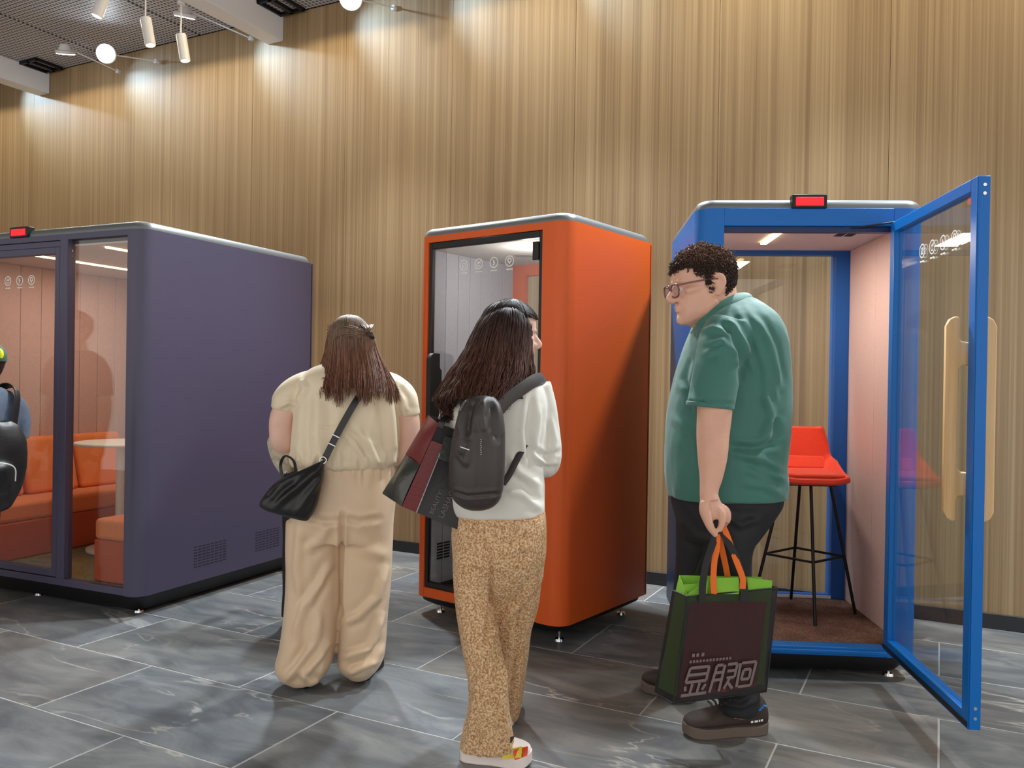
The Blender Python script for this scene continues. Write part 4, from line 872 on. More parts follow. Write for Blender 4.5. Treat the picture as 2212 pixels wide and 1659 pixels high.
put(pr,'lettering',M_PRT,rb,False)
# ------------------------------------------------------------------ woman in beige
WY=3.65
w1=empty('person',(Q(745,900,WY)[0],WY,0),0,'woman seen from behind in a cream blouse and wide beige satin trousers','person')
def hr(R,a,j=0.,rj=0.,lay=0.):
    "point on a hair sheet row: (py, cx, W px, depth, D m) at angle a (0 = towards camera)"
    py,cx,W,y,D=R; return Q(cx+W*math.sin(a)*(1+rj)+j,py,y-(D+lay)*math.cos(a))
hp,HL1=head(Q(757,742,WY-.02),.225,(.0,1,0),pitch=.45,roll=0.06)
core=[limb([(757,755,WY-.0,30),(755,785,WY-.02,32),(752,812,WY-.02,40)]),
 rows([(800,690,815,WY,.09),(850,660,850,WY,.13),(950,655,845,WY,.14),(1050,660,840,WY,.15),(1130,665,830,WY,.14)],grow=.92),
 limb([(705,840,WY,22),(660,850,WY,25),(628,874,WY-.01,27),(612,900,WY-.02,28),(609,935,WY-.03,27),(612,958,WY-.02,25),(628,962,WY+.06,22),(672,955,WY+.22,17),(712,945,WY+.28,15)]),
 limb([(800,840,WY,22),(842,850,WY,25),(868,878,WY-.01,26),(880,905,WY-.01,26),(880,950,WY,25),(872,985,WY+.02,23),(850,985,WY+.1,20),(805,965,WY+.24,16),(775,950,WY+.28,15)]),
 limb([(690,1130,WY,46),(682,1300,WY,34),(660,1440,WY-.01,24),(656,1470,WY-.02,20)]),limb([(792,1130,WY,46),(788,1300,WY+.02,34),(778,1430,WY+.04,24),(777,1460,WY+.05,20)])]
for (bx,by_,bd) in ((712,945,WY+.28),(775,950,WY+.28)):
    core.append(limb([(bx,by_,bd,14,9),(bx+(8 if bx<740 else -8),by_-8,bd+.06,17,9),(bx+(14 if bx<740 else -14),by_-12,bd+.11,14,8)],n=12))
    for k in range(4): core.append(limb([(bx+(k*4-4),by_-12+k*4,bd+.11,4.4),(bx+(k*4-2),by_-18+k*4,bd+.15,4),(bx+(8 if bx<740 else -8)+(k*3-4),by_-16+k*4,bd+.17,3.6)],n=8,k=4))
    core.append(limb([(bx,by_-6,bd+.05,5),(bx+(6 if bx<740 else -6),by_-22,bd+.09,4.4),(bx+(10 if bx<740 else -10),by_-26,bd+.12,3.6)],n=8,k=4))
clothe(remesh(hp+core,.0055,3),'body',M_SKIN2,w1)
M_CREAM=mat('cream_satin',(230,213,184),.5,bump=.08,bscale=400,sheen=.15,var=.04,vscale=6)
bl1=remesh([rows([(778,722,792,WY,.06),(788,695,815,WY,.09),(800,668,836,WY,.12),(822,648,856,WY,.15),(860,640,868,WY,.165),(910,636,872,WY,.175),(955,632,870,WY,.18),(985,630,864,WY,.185),(1000,634,858,WY,.18),(1008,646,850,WY,.165)],n=60,e=2.6),
 limb([(705,838,WY,30,34),(672,836,WY,36,38),(640,850,WY-.005,37,42),(622,868,WY-.01,36,42),(615,880,WY-.012,30,36),(613,887,WY-.012,27,32)],n=28),limb([(800,838,WY,30,34),(833,838,WY,36,38),(860,856,WY-.005,37,42),(873,878,WY-.01,34,40),(880,890,WY-.01,27,32),(881,898,WY-.01,24,29)],n=28)],.0065,4)
folds(bl1,[([(690,860),(685,940),(690,995)],.010,9),([(668,850),(660,930),(664,990)],-.008,8),([(715,870),(712,950),(718,1000)],-.008,9),([(835,830),(845,900),(852,985)],.013,9),([(818,840),(822,920),(830,990)],-.010,9),([(858,850),(864,920),(862,980)],-.008,7),
 ([(745,935),(775,975),(795,1000)],.010,7),([(755,915),(800,960),(812,1000)],.008,7),([(760,940),(740,975),(748,1000)],-.007,7),([(690,922),(715,925),(728,921)],-.005,4),([(800,900),(795,960),(805,1000)],.006,7),([(640,1000),(650,990),(640,960)],.006,8),([(600,880),(625,868),(640,875)],.008,5),([(650,820),(660,840),(640,872)],.010,7),([(860,830),(880,860),(888,885)],-.007,7)])
def hemg(V):
    P=PX(V); return np.clip(1-abs(P[:,1]-998)/26,0,1)
wrinkle(bl1,.013,(46,30,8),21,hemg); wrinkle(bl1,.003,(10,10,5),3); clothe(bl1,'blouse',M_CREAM,w1)
M_SATIN=mat('beige_satin',(222,194,162),.36,bump=.05,bscale=300,var=.05,vscale=5,sheen=.1)
t1=remesh([rows([(996,650,852,WY,.16),(1030,647,853,WY,.165),(1080,641,852,WY,.175),(1115,632,849,WY,.175),(1140,624,847,WY,.165),(1165,626,845,WY,.15)],n=56,e=2.6),
 rows([(1120,622,741,WY-.0,.14),(1180,620,740,WY,.14),(1260,621,737,WY,.135),(1330,617,732,WY-.01,.13),(1395,608,724,WY-.02,.13),(1432,599,716,WY-.03,.125),(1455,603,705,WY-.035,.10),(1468,616,692,WY-.04,.08),(1476,628,680,WY-.04,.065)],n=44,e=2.4),
 rows([(1120,736,848,WY+.01,.14),(1180,738,846,WY+.01,.14),(1260,738,843,WY+.02,.135),(1330,737,836,WY+.03,.13),(1395,733,832,WY+.04,.13),(1425,731,828,WY+.04,.12),(1443,736,818,WY+.045,.10),(1453,748,808,WY+.05,.08),(1460,757,800,WY+.05,.065)],n=44,e=2.4)],.0065,4)
folds(t1,[([(738,1110),(738,1200),(737,1330)],-.022,5),([(715,1130),(690,1170),(660,1190)],.010,10),([(648,1140),(640,1230),(650,1290)],.009,9),([(716,1215),(690,1260),(655,1310),(640,1370)],.014,9),([(700,1250),(668,1310)],.009,7),([(690,1330),(680,1390),(640,1440),(618,1470)],.014,9),([(715,1380),(690,1420),(655,1462)],.014,8),([(650,1330),(655,1400),(625,1450)],-.010,9),
 ([(760,1150),(790,1190),(835,1200)],.006,12),([(832,1230),(815,1290),(775,1330),(742,1345)],.014,9),([(825,1330),(800,1400),(740,1418)],.016,8),([(828,1380),(790,1430),(750,1440)],-.012,8),([(815,1430),(780,1440),(752,1452)],.010,6),([(650,1455),(670,1478),(690,1470)],.008,6),([(740,1125),(700,1128),(660,1118)],-.008,7),([(740,1120),(775,1128),(820,1120)],-.007,7)])
wrinkle(t1,.010,(44,30,5),9,lambda V:np.clip(1-abs(PX(V)[:,1]-1022)/36,0,1)); wrinkle(t1,.004,(9,9,3),12); clothe(t1,'trousers',M_SATIN,w1)
M_DSHOE=mat('dark_shoe',(36,34,38),.6)
shoe(w1,(*QZ(655,1488)[:2],0),(QZ(655,1488)[0]-.03,QZ(655,1488)[1]+.24,0),.09,.075,M_DSHOE,M_BLACK,.02); shoe(w1,(*QZ(780,1471)[:2],0),(QZ(780,1471)[0]+.03,QZ(780,1471)[1]+.24,0),.09,.075,M_DSHOE,M_BLACK,.02)
# long brown hair, upper part pulled back in a clip
zt=Q(757,700,WY)[2]; zl=Q(757,850,WY)[2]
M_H1=hair_mat('brown_hair',(112,96,82),(118,82,66),zl,zt,.36)
R1=[(692,757,20,WY+.01,.05),(705,757,40,WY+.0,.085),(730,758,50,WY-.01,.112),(760,760,56,WY-.02,.115),(790,762,68,WY-.03,.12),(815,762,82,WY-.03,.145),(838,762,96,WY-.03,.165),(858,762,104,WY-.03,.175)]
put(MB().add(*secs_geo(catmull([np.concatenate([Q(c,p,y),Q(c+W*.93,p,y)-Q(c,p,y),[0,D*.9,0],[2.2]]) for p,c,W,y,D in R1[:7]],4),28)),'hair_base',M_H1,w1)
paths=[]
for i in range(1500):
    a=RNG.uniform(-1.75,1.75); lay=RNG.uniform(-.012,.012); j=RNG.normal(0,2.5); n_=RNG.choice([6,7,8],p=[.06,.2,.74]); a2=a*.62 if abs(a)<1.2 else a*.7
    clump=math.sin(a*17)*.05+math.sin(a*41)*.02; pth=[hr(R1[k],(a if k<4 else a+(a2-a)*(k-3)/4)+clump*(k/7),j*k/7,0,lay) for k in range(n_)]
    e=pth[-1]+np.array([RNG.normal(0,.004),0,RNG.uniform(-.012,.02)+.035*math.sin(a*11)*math.sin(a*4.3)]); paths.append(pth[:-1]+[e])
strands(paths,.0021,w1,'hair',M_H1,4,4,.3)
hair_cap(HL1,w1,M_H1,lambda p:NOFACE(p),1.08,1100,.0,.0021)
paths=[]
for i in range(260):     # twist swept to the clip
    sd=RNG.choice([-1,1],p=[.65,.35]); t=RNG.uniform(0,1); x0=757+sd*RNG.uniform(18,50); y0=700+RNG.uniform(0,34)
    p0=Q(x0,y0,WY-.05-.05*(1-abs(x0-757)/50)); p1=Q((x0+797)/2,(y0+724)/2-4+RNG.normal(0,2),WY-.125+RNG.normal(0,.004)); p2=Q(794+RNG.normal(0,4),726+RNG.normal(0,4),WY-.125); p3=Q(788+RNG.normal(0,10),752+RNG.normal(0,6),WY-.13)
    paths.append([p0,p1,p2,p3])
strands(paths,.0022,w1,'hair_twist',M_H1,4,5,.5)
cl=MB()
for k in range(5): cl.tube(catmull([Q(788+k*4,718,WY-.12),Q(796+k*3,722+k*1.5,WY-.15),Q(802+k*1.5,732,WY-.13)],4),.0028,6)
put(cl,'hair_clip',mat('clip',(50,42,40),.3,spec=.7),w1)
# crossbody bag
cb=empty('crossbody_bag',(*Q(640,1060,WY-.22)[:2],0),0,'black crossbody bag hanging at the hip of the beige dressed woman','bag'); M_LEA=mat('black_leather',(24,24,27),.42,bump=.2,bscale=160)
g=lambda x,y,d:Q(x,y,WY+d)
bag=remesh([secs_geo(catmull([np.concatenate([g((a+b)/2,(c+d)/2,-.215),(g(b,d,-.215)-g(a,c,-.215))/2,[0,hd,0],[2.6]]) for a,c,b,d,hd in ((604,1036,702,992,.028),(592,1045,700,1010,.045),(574,1066,694,1050,.058),(562,1086,684,1092,.06),(566,1096,672,1116,.052),(580,1104,664,1126,.03))],5),30)],.0055,3)
folds(bag,[([(690,1012),(650,1045),(600,1088)],.010,8),([(694,1030),(665,1070),(640,1110)],.008,7),([(600,1045),(575,1075)],-.006,6),([(640,1040),(610,1060),(585,1090)],-.008,7)]); clothe(bag,'bag_body',M_LEA,cb)
mb=MB(); strap(mb,[(783,845,WY-.165),(768,868,WY-.19),(752,895,WY-.198),(730,935,WY-.205),(713,968,WY-.212),(700,994,WY-.215)],.016,.002); strap(mb,[(783,845,WY-.165),(798,815,WY-.135),(808,796,WY-.07),(806,795,WY+.03)],.014,.002); put(mb,'shoulder_strap',M_LEA,cb)
mb=MB(); 
for dd in ((716,960),(726,942)): mb.tube([g(dd[0]-8,dd[1]-4,-.212),g(dd[0]+8,dd[1]+4,-.212)],.004,8)
mb.tube([g(698+7*math.cos(t),994+7*math.sin(t),-.222) for t in np.linspace(0,6.28,18)],.0025,6); put(mb,'buckle',M_CHROME,cb)
mb=MB(); strap(mb,[(612,1038,WY-.20),(606,1005,WY-.19),(616,985,WY-.15),(634,995,WY-.16),(640,1020,WY-.20)],.007,.003); put(mb,'grab_handle',M_LEA,cb); put(MB().add(*ball(g(617,1020,-.245),.006)),'stud',M_CHROME,cb)
jk=remesh([secs_geo(catmull([np.concatenate([g(x,y,d),g(x+r,y-3,d)-g(x,y,d),[0,.05,0],[2.3]]) for x,y,d,r in ((606,925,.03,18),(602,950,.02,24),(612,985,.0,26),(618,1008,-.03,20),(622,1022,-.05,12))],5),24)],.006,3); folds(jk,[([(585,930),(600,960),(640,985)],.01,6),([(600,985),(620,1000)],-.008,5)],True)
jo=clothe(jk,'folded_jacket',mat('pale_grey_cloth',(178,170,150),.8,bump=.3,bscale=120,var=.2,vscale=40),empty('jacket',(*g(610,960,.02)[:2],0),0,'pale grey jacket folded over the arm of the beige dressed woman','jacket'))
# ------------------------------------------------------------------ woman with the backpack
BY=2.98
w2=empty('person',(Q(1075,900,BY)[0],BY,0),0,'woman with long dark wavy hair in a white top and speckled tan trousers','person')
hd2=Q(1102,720,BY-.0)
hp,HL2=head(hd2,.222,(.985,.17,0),pitch=.10)
core=[limb([(1088,750,BY+.01,30),(1085,785,BY+.01,31),(1082,815,BY,40)]),
 rows([(812,1030,1140,BY,.09),(860,1000,1165,BY,.13),(950,990,1160,BY,.13),(1050,990,1160,BY,.13),(1120,1000,1160,BY,.14),(1150,1010,1145,BY,.10)],grow=.9),
 limb([(1158,840,BY,24),(1172,910,BY+.02,22),(1182,985,BY+.04,20),(1172,1005,BY+.14,17),(1135,985,BY+.27,14),(1118,980,BY+.31,13)]),
 limb([(1005,845,BY,24),(975,920,BY+.02,22),(962,965,BY+.03,20),(975,950,BY+.13,16),(1010,935,BY+.26,14),(1025,930,BY+.30,13)]),
 limb([(1024,1170,BY-.01,30),(1034,1320,BY-.03,28),(1055,1500,BY-.05,22),(1060,1610,BY-.06,17),(1062,1630,BY-.06,16)]),limb([(1112,1190,BY+.02,32),(1108,1330,BY+.12,28),(1100,1480,BY+.27,20),(1097,1555,BY+.34,16)])]
for bx,by_,bd,sg in ((1118,980,BY+.31,-1),(1025,930,BY+.30,1)):
    core.append(limb([(bx,by_,bd,13,8),(bx+sg*6,by_-4,bd+.05,17,8),(bx+sg*10,by_-6,bd+.09,15,8)],n=12))
    for k in range(4): core.append(limb([(bx+sg*10,by_-14+k*6,bd+.09,4.6),(bx+sg*16,by_-14+k*6,bd+.12,4.4),(bx+sg*20,by_-8+k*5,bd+.13,3.8)],n=8,k=4))
    core.append(limb([(bx+sg*2,by_-8,bd+.03,5),(bx+sg*8,by_-22,bd+.06,4.6),(bx+sg*12,by_-26,bd+.09,4)],n=8,k=4))
clothe(remesh(hp+core,.0045,3),'body',M_SKIN2,w2)
for sd in (-1,1): put(MB().add(*ball(HL2(.325,sd*.115,.005),.045*.222,12)),'eye',MATS['eye_white'],w2)
M_WHT=mat('white_jersey',(220,217,208),.72,bump=.12,bscale=400,sheen=.15)
tp=remesh([rows([(788,1058,1118,BY+.005,.075),(800,1030,1142,BY,.10),(815,1008,1160,BY,.125),(840,988,1176,BY,.15),(880,974,1184,BY,.165),(930,966,1182,BY,.165),(1000,962,1176,BY,.165),(1050,966,1176,BY,.17),(1090,972,1177,BY,.17),(1108,980,1176,BY,.165)],n=56,e=2.5),
 limb([(1158,832,BY,34,34),(1172,880,BY+.01,31,34),(1181,940,BY+.02,30,33),(1184,985,BY+.03,30,32),(1182,1002,BY+.06,27,30),(1165,1005,BY+.15,24,24),(1138,990,BY+.25,19,19)],n=24),
 limb([(1005,838,BY,34,34),(982,890,BY+.01,31,33),(964,940,BY+.02,29,31),(960,966,BY+.05,26,28),(980,956,BY+.14,22,22),(1006,942,BY+.23,18,18)],n=24)],.006,4)
folds(tp,[([(1150,850),(1140,930),(1146,1000)],-.012,7),([(1165,880),(1160,940),(1150,975)],.007,6),([(1150,985),(1175,1000),(1205,1000)],.008,6),([(1150,970),(1180,985),(1210,975)],-.007,6),([(1100,980),(1120,1020),(1170,1050)],.008,10),([(1095,1060),(1130,1070),(1170,1100)],.008,9),([(1110,1030),(1135,1045),(1160,1085)],-.007,8),([(1075,820),(1110,840),(1140,850)],.007,8),([(1190,900),(1200,950),(1195,990)],.006,6)])
wrinkle(tp,.0035,(9,9,6),31); clothe(tp,'white_top',M_WHT,w2)
def boucle():
    m=bpy.data.materials.new('speckled_boucle'); m.use_nodes=True; nt=m.node_tree; b=nt.nodes['Principled BSDF']; L=nt.links; tc=N(nt,'TexCoord')
    v=N(nt,'TexVoronoi',Scale=115.); L.new(tc.outputs['Object'],v.inputs['Vector']); n=N(nt,'TexNoise',Scale=150.,Detail=2.); L.new(tc.outputs['Object'],n.inputs['Vector'])
    r=ramp(nt,[(.30,lin((150,108,70))),(.46,lin((190,148,104))),(.62,lin((226,196,158)))]); L.new(n.outputs[0],r.inputs[0]); L.new(r.outputs[0],b.inputs['Base Color'])
    bp=N(nt,'Bump',Strength=.5,Distance=.003); L.new(v.outputs['Distance'],bp.inputs['Height']); L.new(bp.outputs[0],b.inputs['Normal']); b.inputs['Roughness'].default_value=.9; MATS['boucle']=m; return m
M_BOU=boucle()
t2=remesh([rows([(1085,985,1176,BY,.155),(1120,979,1180,BY,.165),(1160,976,1180,BY,.165),(1200,978,1178,BY,.155),(1240,984,1168,BY+.01,.13),(1285,1004,1148,BY+.03,.085),(1320,1035,1105,BY+.04,.03)],n=56,e=2.5),
 rows([(1160,980,1072,BY-.01,.13),(1200,978,1068,BY-.02,.125),(1250,981,1058,BY-.02,.115),(1310,986,1062,BY-.03,.11),(1380,995,1080,BY-.04,.105),(1450,1006,1092,BY-.05,.10),(1510,1009,1099,BY-.055,.09),(1550,1004,1103,BY-.055,.085),(1585,997,1108,BY-.05,.085),(1614,993,1113,BY-.05,.085)],n=44,e=2.3),
 rows([(1160,1050,1180,BY+.01,.13),(1200,1050,1179,BY+.02,.13),(1250,1046,1172,BY+.05,.125),(1310,1046,1162,BY+.10,.115),(1370,1055,1148,BY+.16,.11),(1440,1062,1138,BY+.23,.10),(1500,1068,1131,BY+.29,.09),(1535,1072,1124,BY+.32,.08),(1548,1074,1119,BY+.33,.075)],n=44,e=2.3)],.006,4)
folds(t2,[([(1022,1095),(1026,1150),(1050,1188),(1062,1195)],-.010,6),([(1062,1195),(1060,1300),(1050,1400)],-.014,6),([(1172,1240),(1120,1310),(1055,1375)],.014,9),([(1120,1300),(1112,1420),(1098,1560)],-.008,7),([(1080,1200),(1110,1188),(1150,1180)],.006,10),([(1050,1400),(1030,1480),(1010,1600)],.008,8),([(1090,1420),(1085,1520),(1095,1620)],.009,8),([(1040,1560),(1035,1640)],.006,6)])
wrinkle(t2,.004,(10,10,5),17); clothe(t2,'trousers',M_BOU,w2)
M_SNK=mat('white_mesh_shoe',(232,222,216),.6,bump=.3,bscale=200); M_SNS=mat('white_foam',(238,226,222),.5)
f0=QZ(1000,1648); f1=QZ(1143,1650); sn=shoe(w2,(f0[0]-.005,f0[1]+.035,0),(f1[0]+.005,f1[1]-.005,0),.10,.085,M_SNK,M_SNS,.042)
rl=np.array(w2.location)
for cs,c in (([(1086,1625),(1128,1612),(1126,1636),(1084,1640)],(228,206,70)),([(1108,1622),(1141,1612),(1139,1632),(1112,1642)],(228,84,36)),([(1094,1596),(1112,1590),(1106,1603),(1090,1612)],(84,80,84))):
    put(MB().add(*sheet([Q(x,y,f0[1]-.050) for x,y in cs],6,4,.012)),'colour_accent',mat('accent%d'%c[0]+str(c[1]),c,.5),w2)
f2=QZ(1084,1572); shoe(w2,(f2[0]+.005,f2[1]+.0,0),(f2[0]+.035,f2[1]+.25,0),.095,.08,M_SNK,M_SNS,.04)
zt=Q(1092,665,BY)[2]; M_H2=hair_mat('dark_brown_hair',(40,32,32),(84,56,48),Q(0,900,BY)[2],zt,.36)
R2=[(658,1098,14,BY+.02,.045),(672,1094,42,BY+.01,.085),(700,1090,58,BY+.0,.115),(735,1082,66,BY-.01,.125),(770,1074,76,BY-.02,.135),(805,1062,88,BY-.03,.16),(835,1050,92,BY-.04,.185),(862,1040,96,BY-.05,.20)]
put(MB().add(*secs_geo(catmull([np.concatenate([Q(c,p,y),Q(c+W*.9,p,y)-Q(c,p,y),[0,D*.85,0],[2.2]]) for p,c,W,y,D in R2[:6]],4),28)),'hair_base',M_H2,w2)
paths=[]
for i in range(1900):
    a=RNG.uniform(-2.0,1.45); lay=RNG.uniform(-.014,.014); ph=9*math.sin(a*7.3)+RNG.normal(0,.5); am=RNG.uniform(3,9); nk=8 if (a<.25 or RNG.random()<.35) else RNG.choice([6,7]); P_=[]
    if -.6<a<.5 and RNG.random()<.45: nk=min(nk,7)
    for k in range(nk):
        aa=a*(1-.12*max(0,k-3)/4); w=am*max(0,(k-2)/5); P_.append(hr(R2[k],aa,w*math.sin(ph+k*1.9)*1.3+RNG.normal(0,1.2),0,lay+.004*math.cos(ph+k*2.1)))
    if a<-.75 and nk==8 and RNG.random()<.75:     # long lock falling on the left
        for q,(py,cx) in enumerate(((880,968),(900,972),(912,985))): P_.append(Q(cx+RNG.normal(0,9)+4*math.sin(ph+q*2),py+RNG.normal(0,4),BY-.06+RNG.normal(0,.02)))
    paths.append(P_)
strands(paths,.0020,w2,'hair',M_H2,4,5,.3)
hair_cap(HL2,w2,M_H2,lambda p:NOFACE(p),1.07,2000,.0,.0019)
paths=[[Q(1040+RNG.uniform(-8,62),835,BY-.19),Q(1045+RNG.uniform(-10,62),860,BY-.205),Q(1046+RNG.uniform(-10,60),885,BY-.20)] for _ in range(60)]
strands(paths,.0017,w2,'hair_ends',M_H2,4,5,.3)
# backpack
bp=empty('backpack',(*Q(1030,980,BY-.25)[:2],0),0,'black drawstring backpack on the back of the woman in white','backpack'); M_NYL=mat('charcoal_nylon',(56,50,49),.5,bump=.2,bscale=220)
bk=remesh([rows([(854,1016,1066,BY-.225,.035),(866,1004,1076,BY-.23,.055),(892,990,1086,BY-.235,.07),(935,979,1091,BY-.24,.08),(990,971,1091,BY-.245,.09),(1040,970,1089,BY-.245,.09),(1075,978,1082,BY-.24,.085),(1092,995,1068,BY-.235,.07),(1100,1012,1050,BY-.23,.04)],n=40,e=2.4)],.0055,3)
folds(bk,[([(1020,862),(1012,900),(1008,945)],-.014,8),([(1045,862),(1040,900),(1046,935)],.012,8),([(1062,866),(1066,910),(1072,950)],-.010,8),([(1000,885),(992,930)],.008,7),([(990,980),(1006,1000),(1014,960)],.008,7),([(975,1062),(1010,1072),(1085,1066)],-.006,4),([(1034,950),(1031,1065)],-.004,3)]); clothe(bk,'pack_body',M_NYL,bp)
mb=MB(); strap(mb,[(1078,885,BY-.235),(1098,862,BY-.215),(1130,838,BY-.175),(1155,822,BY-.115),(1172,820,BY-.02),(1182,838,BY+.08),(1184,880,BY+.14)],.024,.005,(0,0,1)); put(mb,'shoulder_strap',M_NYL,bp)
mb=MB(); strap(mb,[(1134,960,BY-.135),(1118,990,BY-.165),(1100,1025,BY-.185),(1086,1046,BY-.20)],.012,.0025); put(mb,'lower_strap',M_NYL,bp)
mb=MB(); strap(mb,[(1008,880,BY-.235),(1002,850,BY-.19),(1004,826,BY-.12),(1008,820,BY-.02),(1004,842,BY+.1)],.022,.005,(1,0,0)); put(mb,'shoulder_strap',M_NYL,bp)
put(MB().add(*sheet([Q(994,964,BY-.338),Q(1014,971,BY-.338),Q(1014,973,BY-.338),Q(994,966,BY-.338)],3,1)),'logo_tab',M_ICON,bp); mb=MB()
for k in range(9): mb.add(*ball(Q(1039+.6*math.sin(k*2),950+k*4,BY-.337),.0022,6))
put(mb,'zip_cord',M_CHROME,bp)
# her tote
tb2=empty('shopping_bag',(*Q(920,1020,BY-.05)[:2],0),0,'black and dark red shopping bag hanging tilted from the arm of the woman in white','bag'); M_TB=mat('black_film',(34,30,33),.35,bump=.15,bscale=60); M_TBR=mat('dark_red_film',(112,34,38),.35,bump=.2,bscale=60); M_TBG=mat('glossy_grey_film',(58,60,56),.22,bump=.5,bscale=30)
g=lambda x,y,d:Q(x,y,BY+d)
a,b,c,d_=g(948,915,-.13),g(1040,948,-.10),g(990,1144,-.10),g(868,1093,-.13); a2,b2,c2,d2=g(926,897,-.02),g(1015,925,.0),g(960,1118,.0),g(827,1066,-.02)
put(MB().add(*sheet([a,b,c,d_],16,16,.006,wr=.003)),'front_panel',M_TB,tb2); put(MB().add(*sheet([a2,b2,c2,d2],12,12,-.005,wr=.003)),'back_panel',M_TB,tb2)
lp_=lambda p,q,t:p*(1-t)+q*t
put(MB().add(*sheet([a2,a,lp_(a,d_,.5),lp_(a2,d2,.5)],8,10,-.012,wr=.004)),'upper_gusset',M_TBR,tb2); put(MB().add(*sheet([lp_(a2,d2,.5),lp_(a,d_,.5),d_,d2],8,10,-.014,wr=.007)),'lower_gusset',M_TBG,tb2); put(MB().add(*sheet([d_,c,c2,d2],10,6,0)),'bottom_panel',M_TB,tb2); put(MB().add(*sheet([b,b2,c2,c],8,10,0)),'side_gusset',M_TB,tb2)
nf=np.cross(b-a,d_-a); nf/=np.linalg.norm(nf); nf=nf if nf[1]<0 else -nf
def fp(u,v,o=.0085): return (a*(1-u)+b*u)*(1-v)+(d_*(1-u)+c*u)*v+nf*(o if .1<u<.9 and .1<v<.9 else .006)
def patch(us,vs,o): return sheet([fp(us[0],vs[0],o),fp(us[1],vs[0],o),fp(us[1],vs[1],o),fp(us[0],vs[1],o)],6,8,0)
put(MB().add(*patch((.0,.24),(.2,1),.009)),'red_print',M_TBR,tb2); put(MB().add(*patch((.245,.262),(.3,1),.010)),'white_line',mat('grey_print',(176,168,166),.6),tb2)
put(MB().add(*patch((.22,.55),(.10,.36),.010)),'clear_window',M_TBG,tb2)
mb=MB(); strap(mb,[(950,925,BY-.135),(960,905,BY-.12),(985,902,BY-.06),(1000,925,BY+.05)],.012,.003); put(mb,'handle',M_TB,tb2)
def text(s,size,name,m,parent,loc,ex_,ey_):
    cu=bpy.data.curves.new(name,'FONT'); cu.body=s; cu.size=size; cu.extrude=.0005; to=bpy.data.objects.new(name,cu); COL.objects.link(to)
    dg=bpy.context.evaluated_depsgraph_get(); dg.update(); me=bpy.data.meshes.new_from_object(to.evaluated_get(dg)); bpy.data.objects.remove(to)
    ez=np.cross(ex_,ey_); V=getV(me); V=V[:,:1]*ex_+V[:,1:2]*ey_+V[:,2:]*ez+np.array(loc)-np.array(parent.location); setV(me,V); me.materials.clear(); me.materials.append(m)
    o=bpy.data.objects.new(name,me); COL.objects.link(o); o.parent=parent; return o
tx=(a-d_)/np.linalg.norm(a-d_); ty=-(b-a)/np.linalg.norm(b-a); ty=ty-tx*(ty@tx); ty/=np.linalg.norm(ty)
M_TXT=mat('text_grey',(116,108,108),.6)
text('BEAUTY/',.023,'lettering',M_TXT,tb2,fp(.52,.95,.014),tx,ty); text('LASHACTIVE',.027,'lettering',M_TXT,tb2,fp(.70,.95,.014),tx,ty)
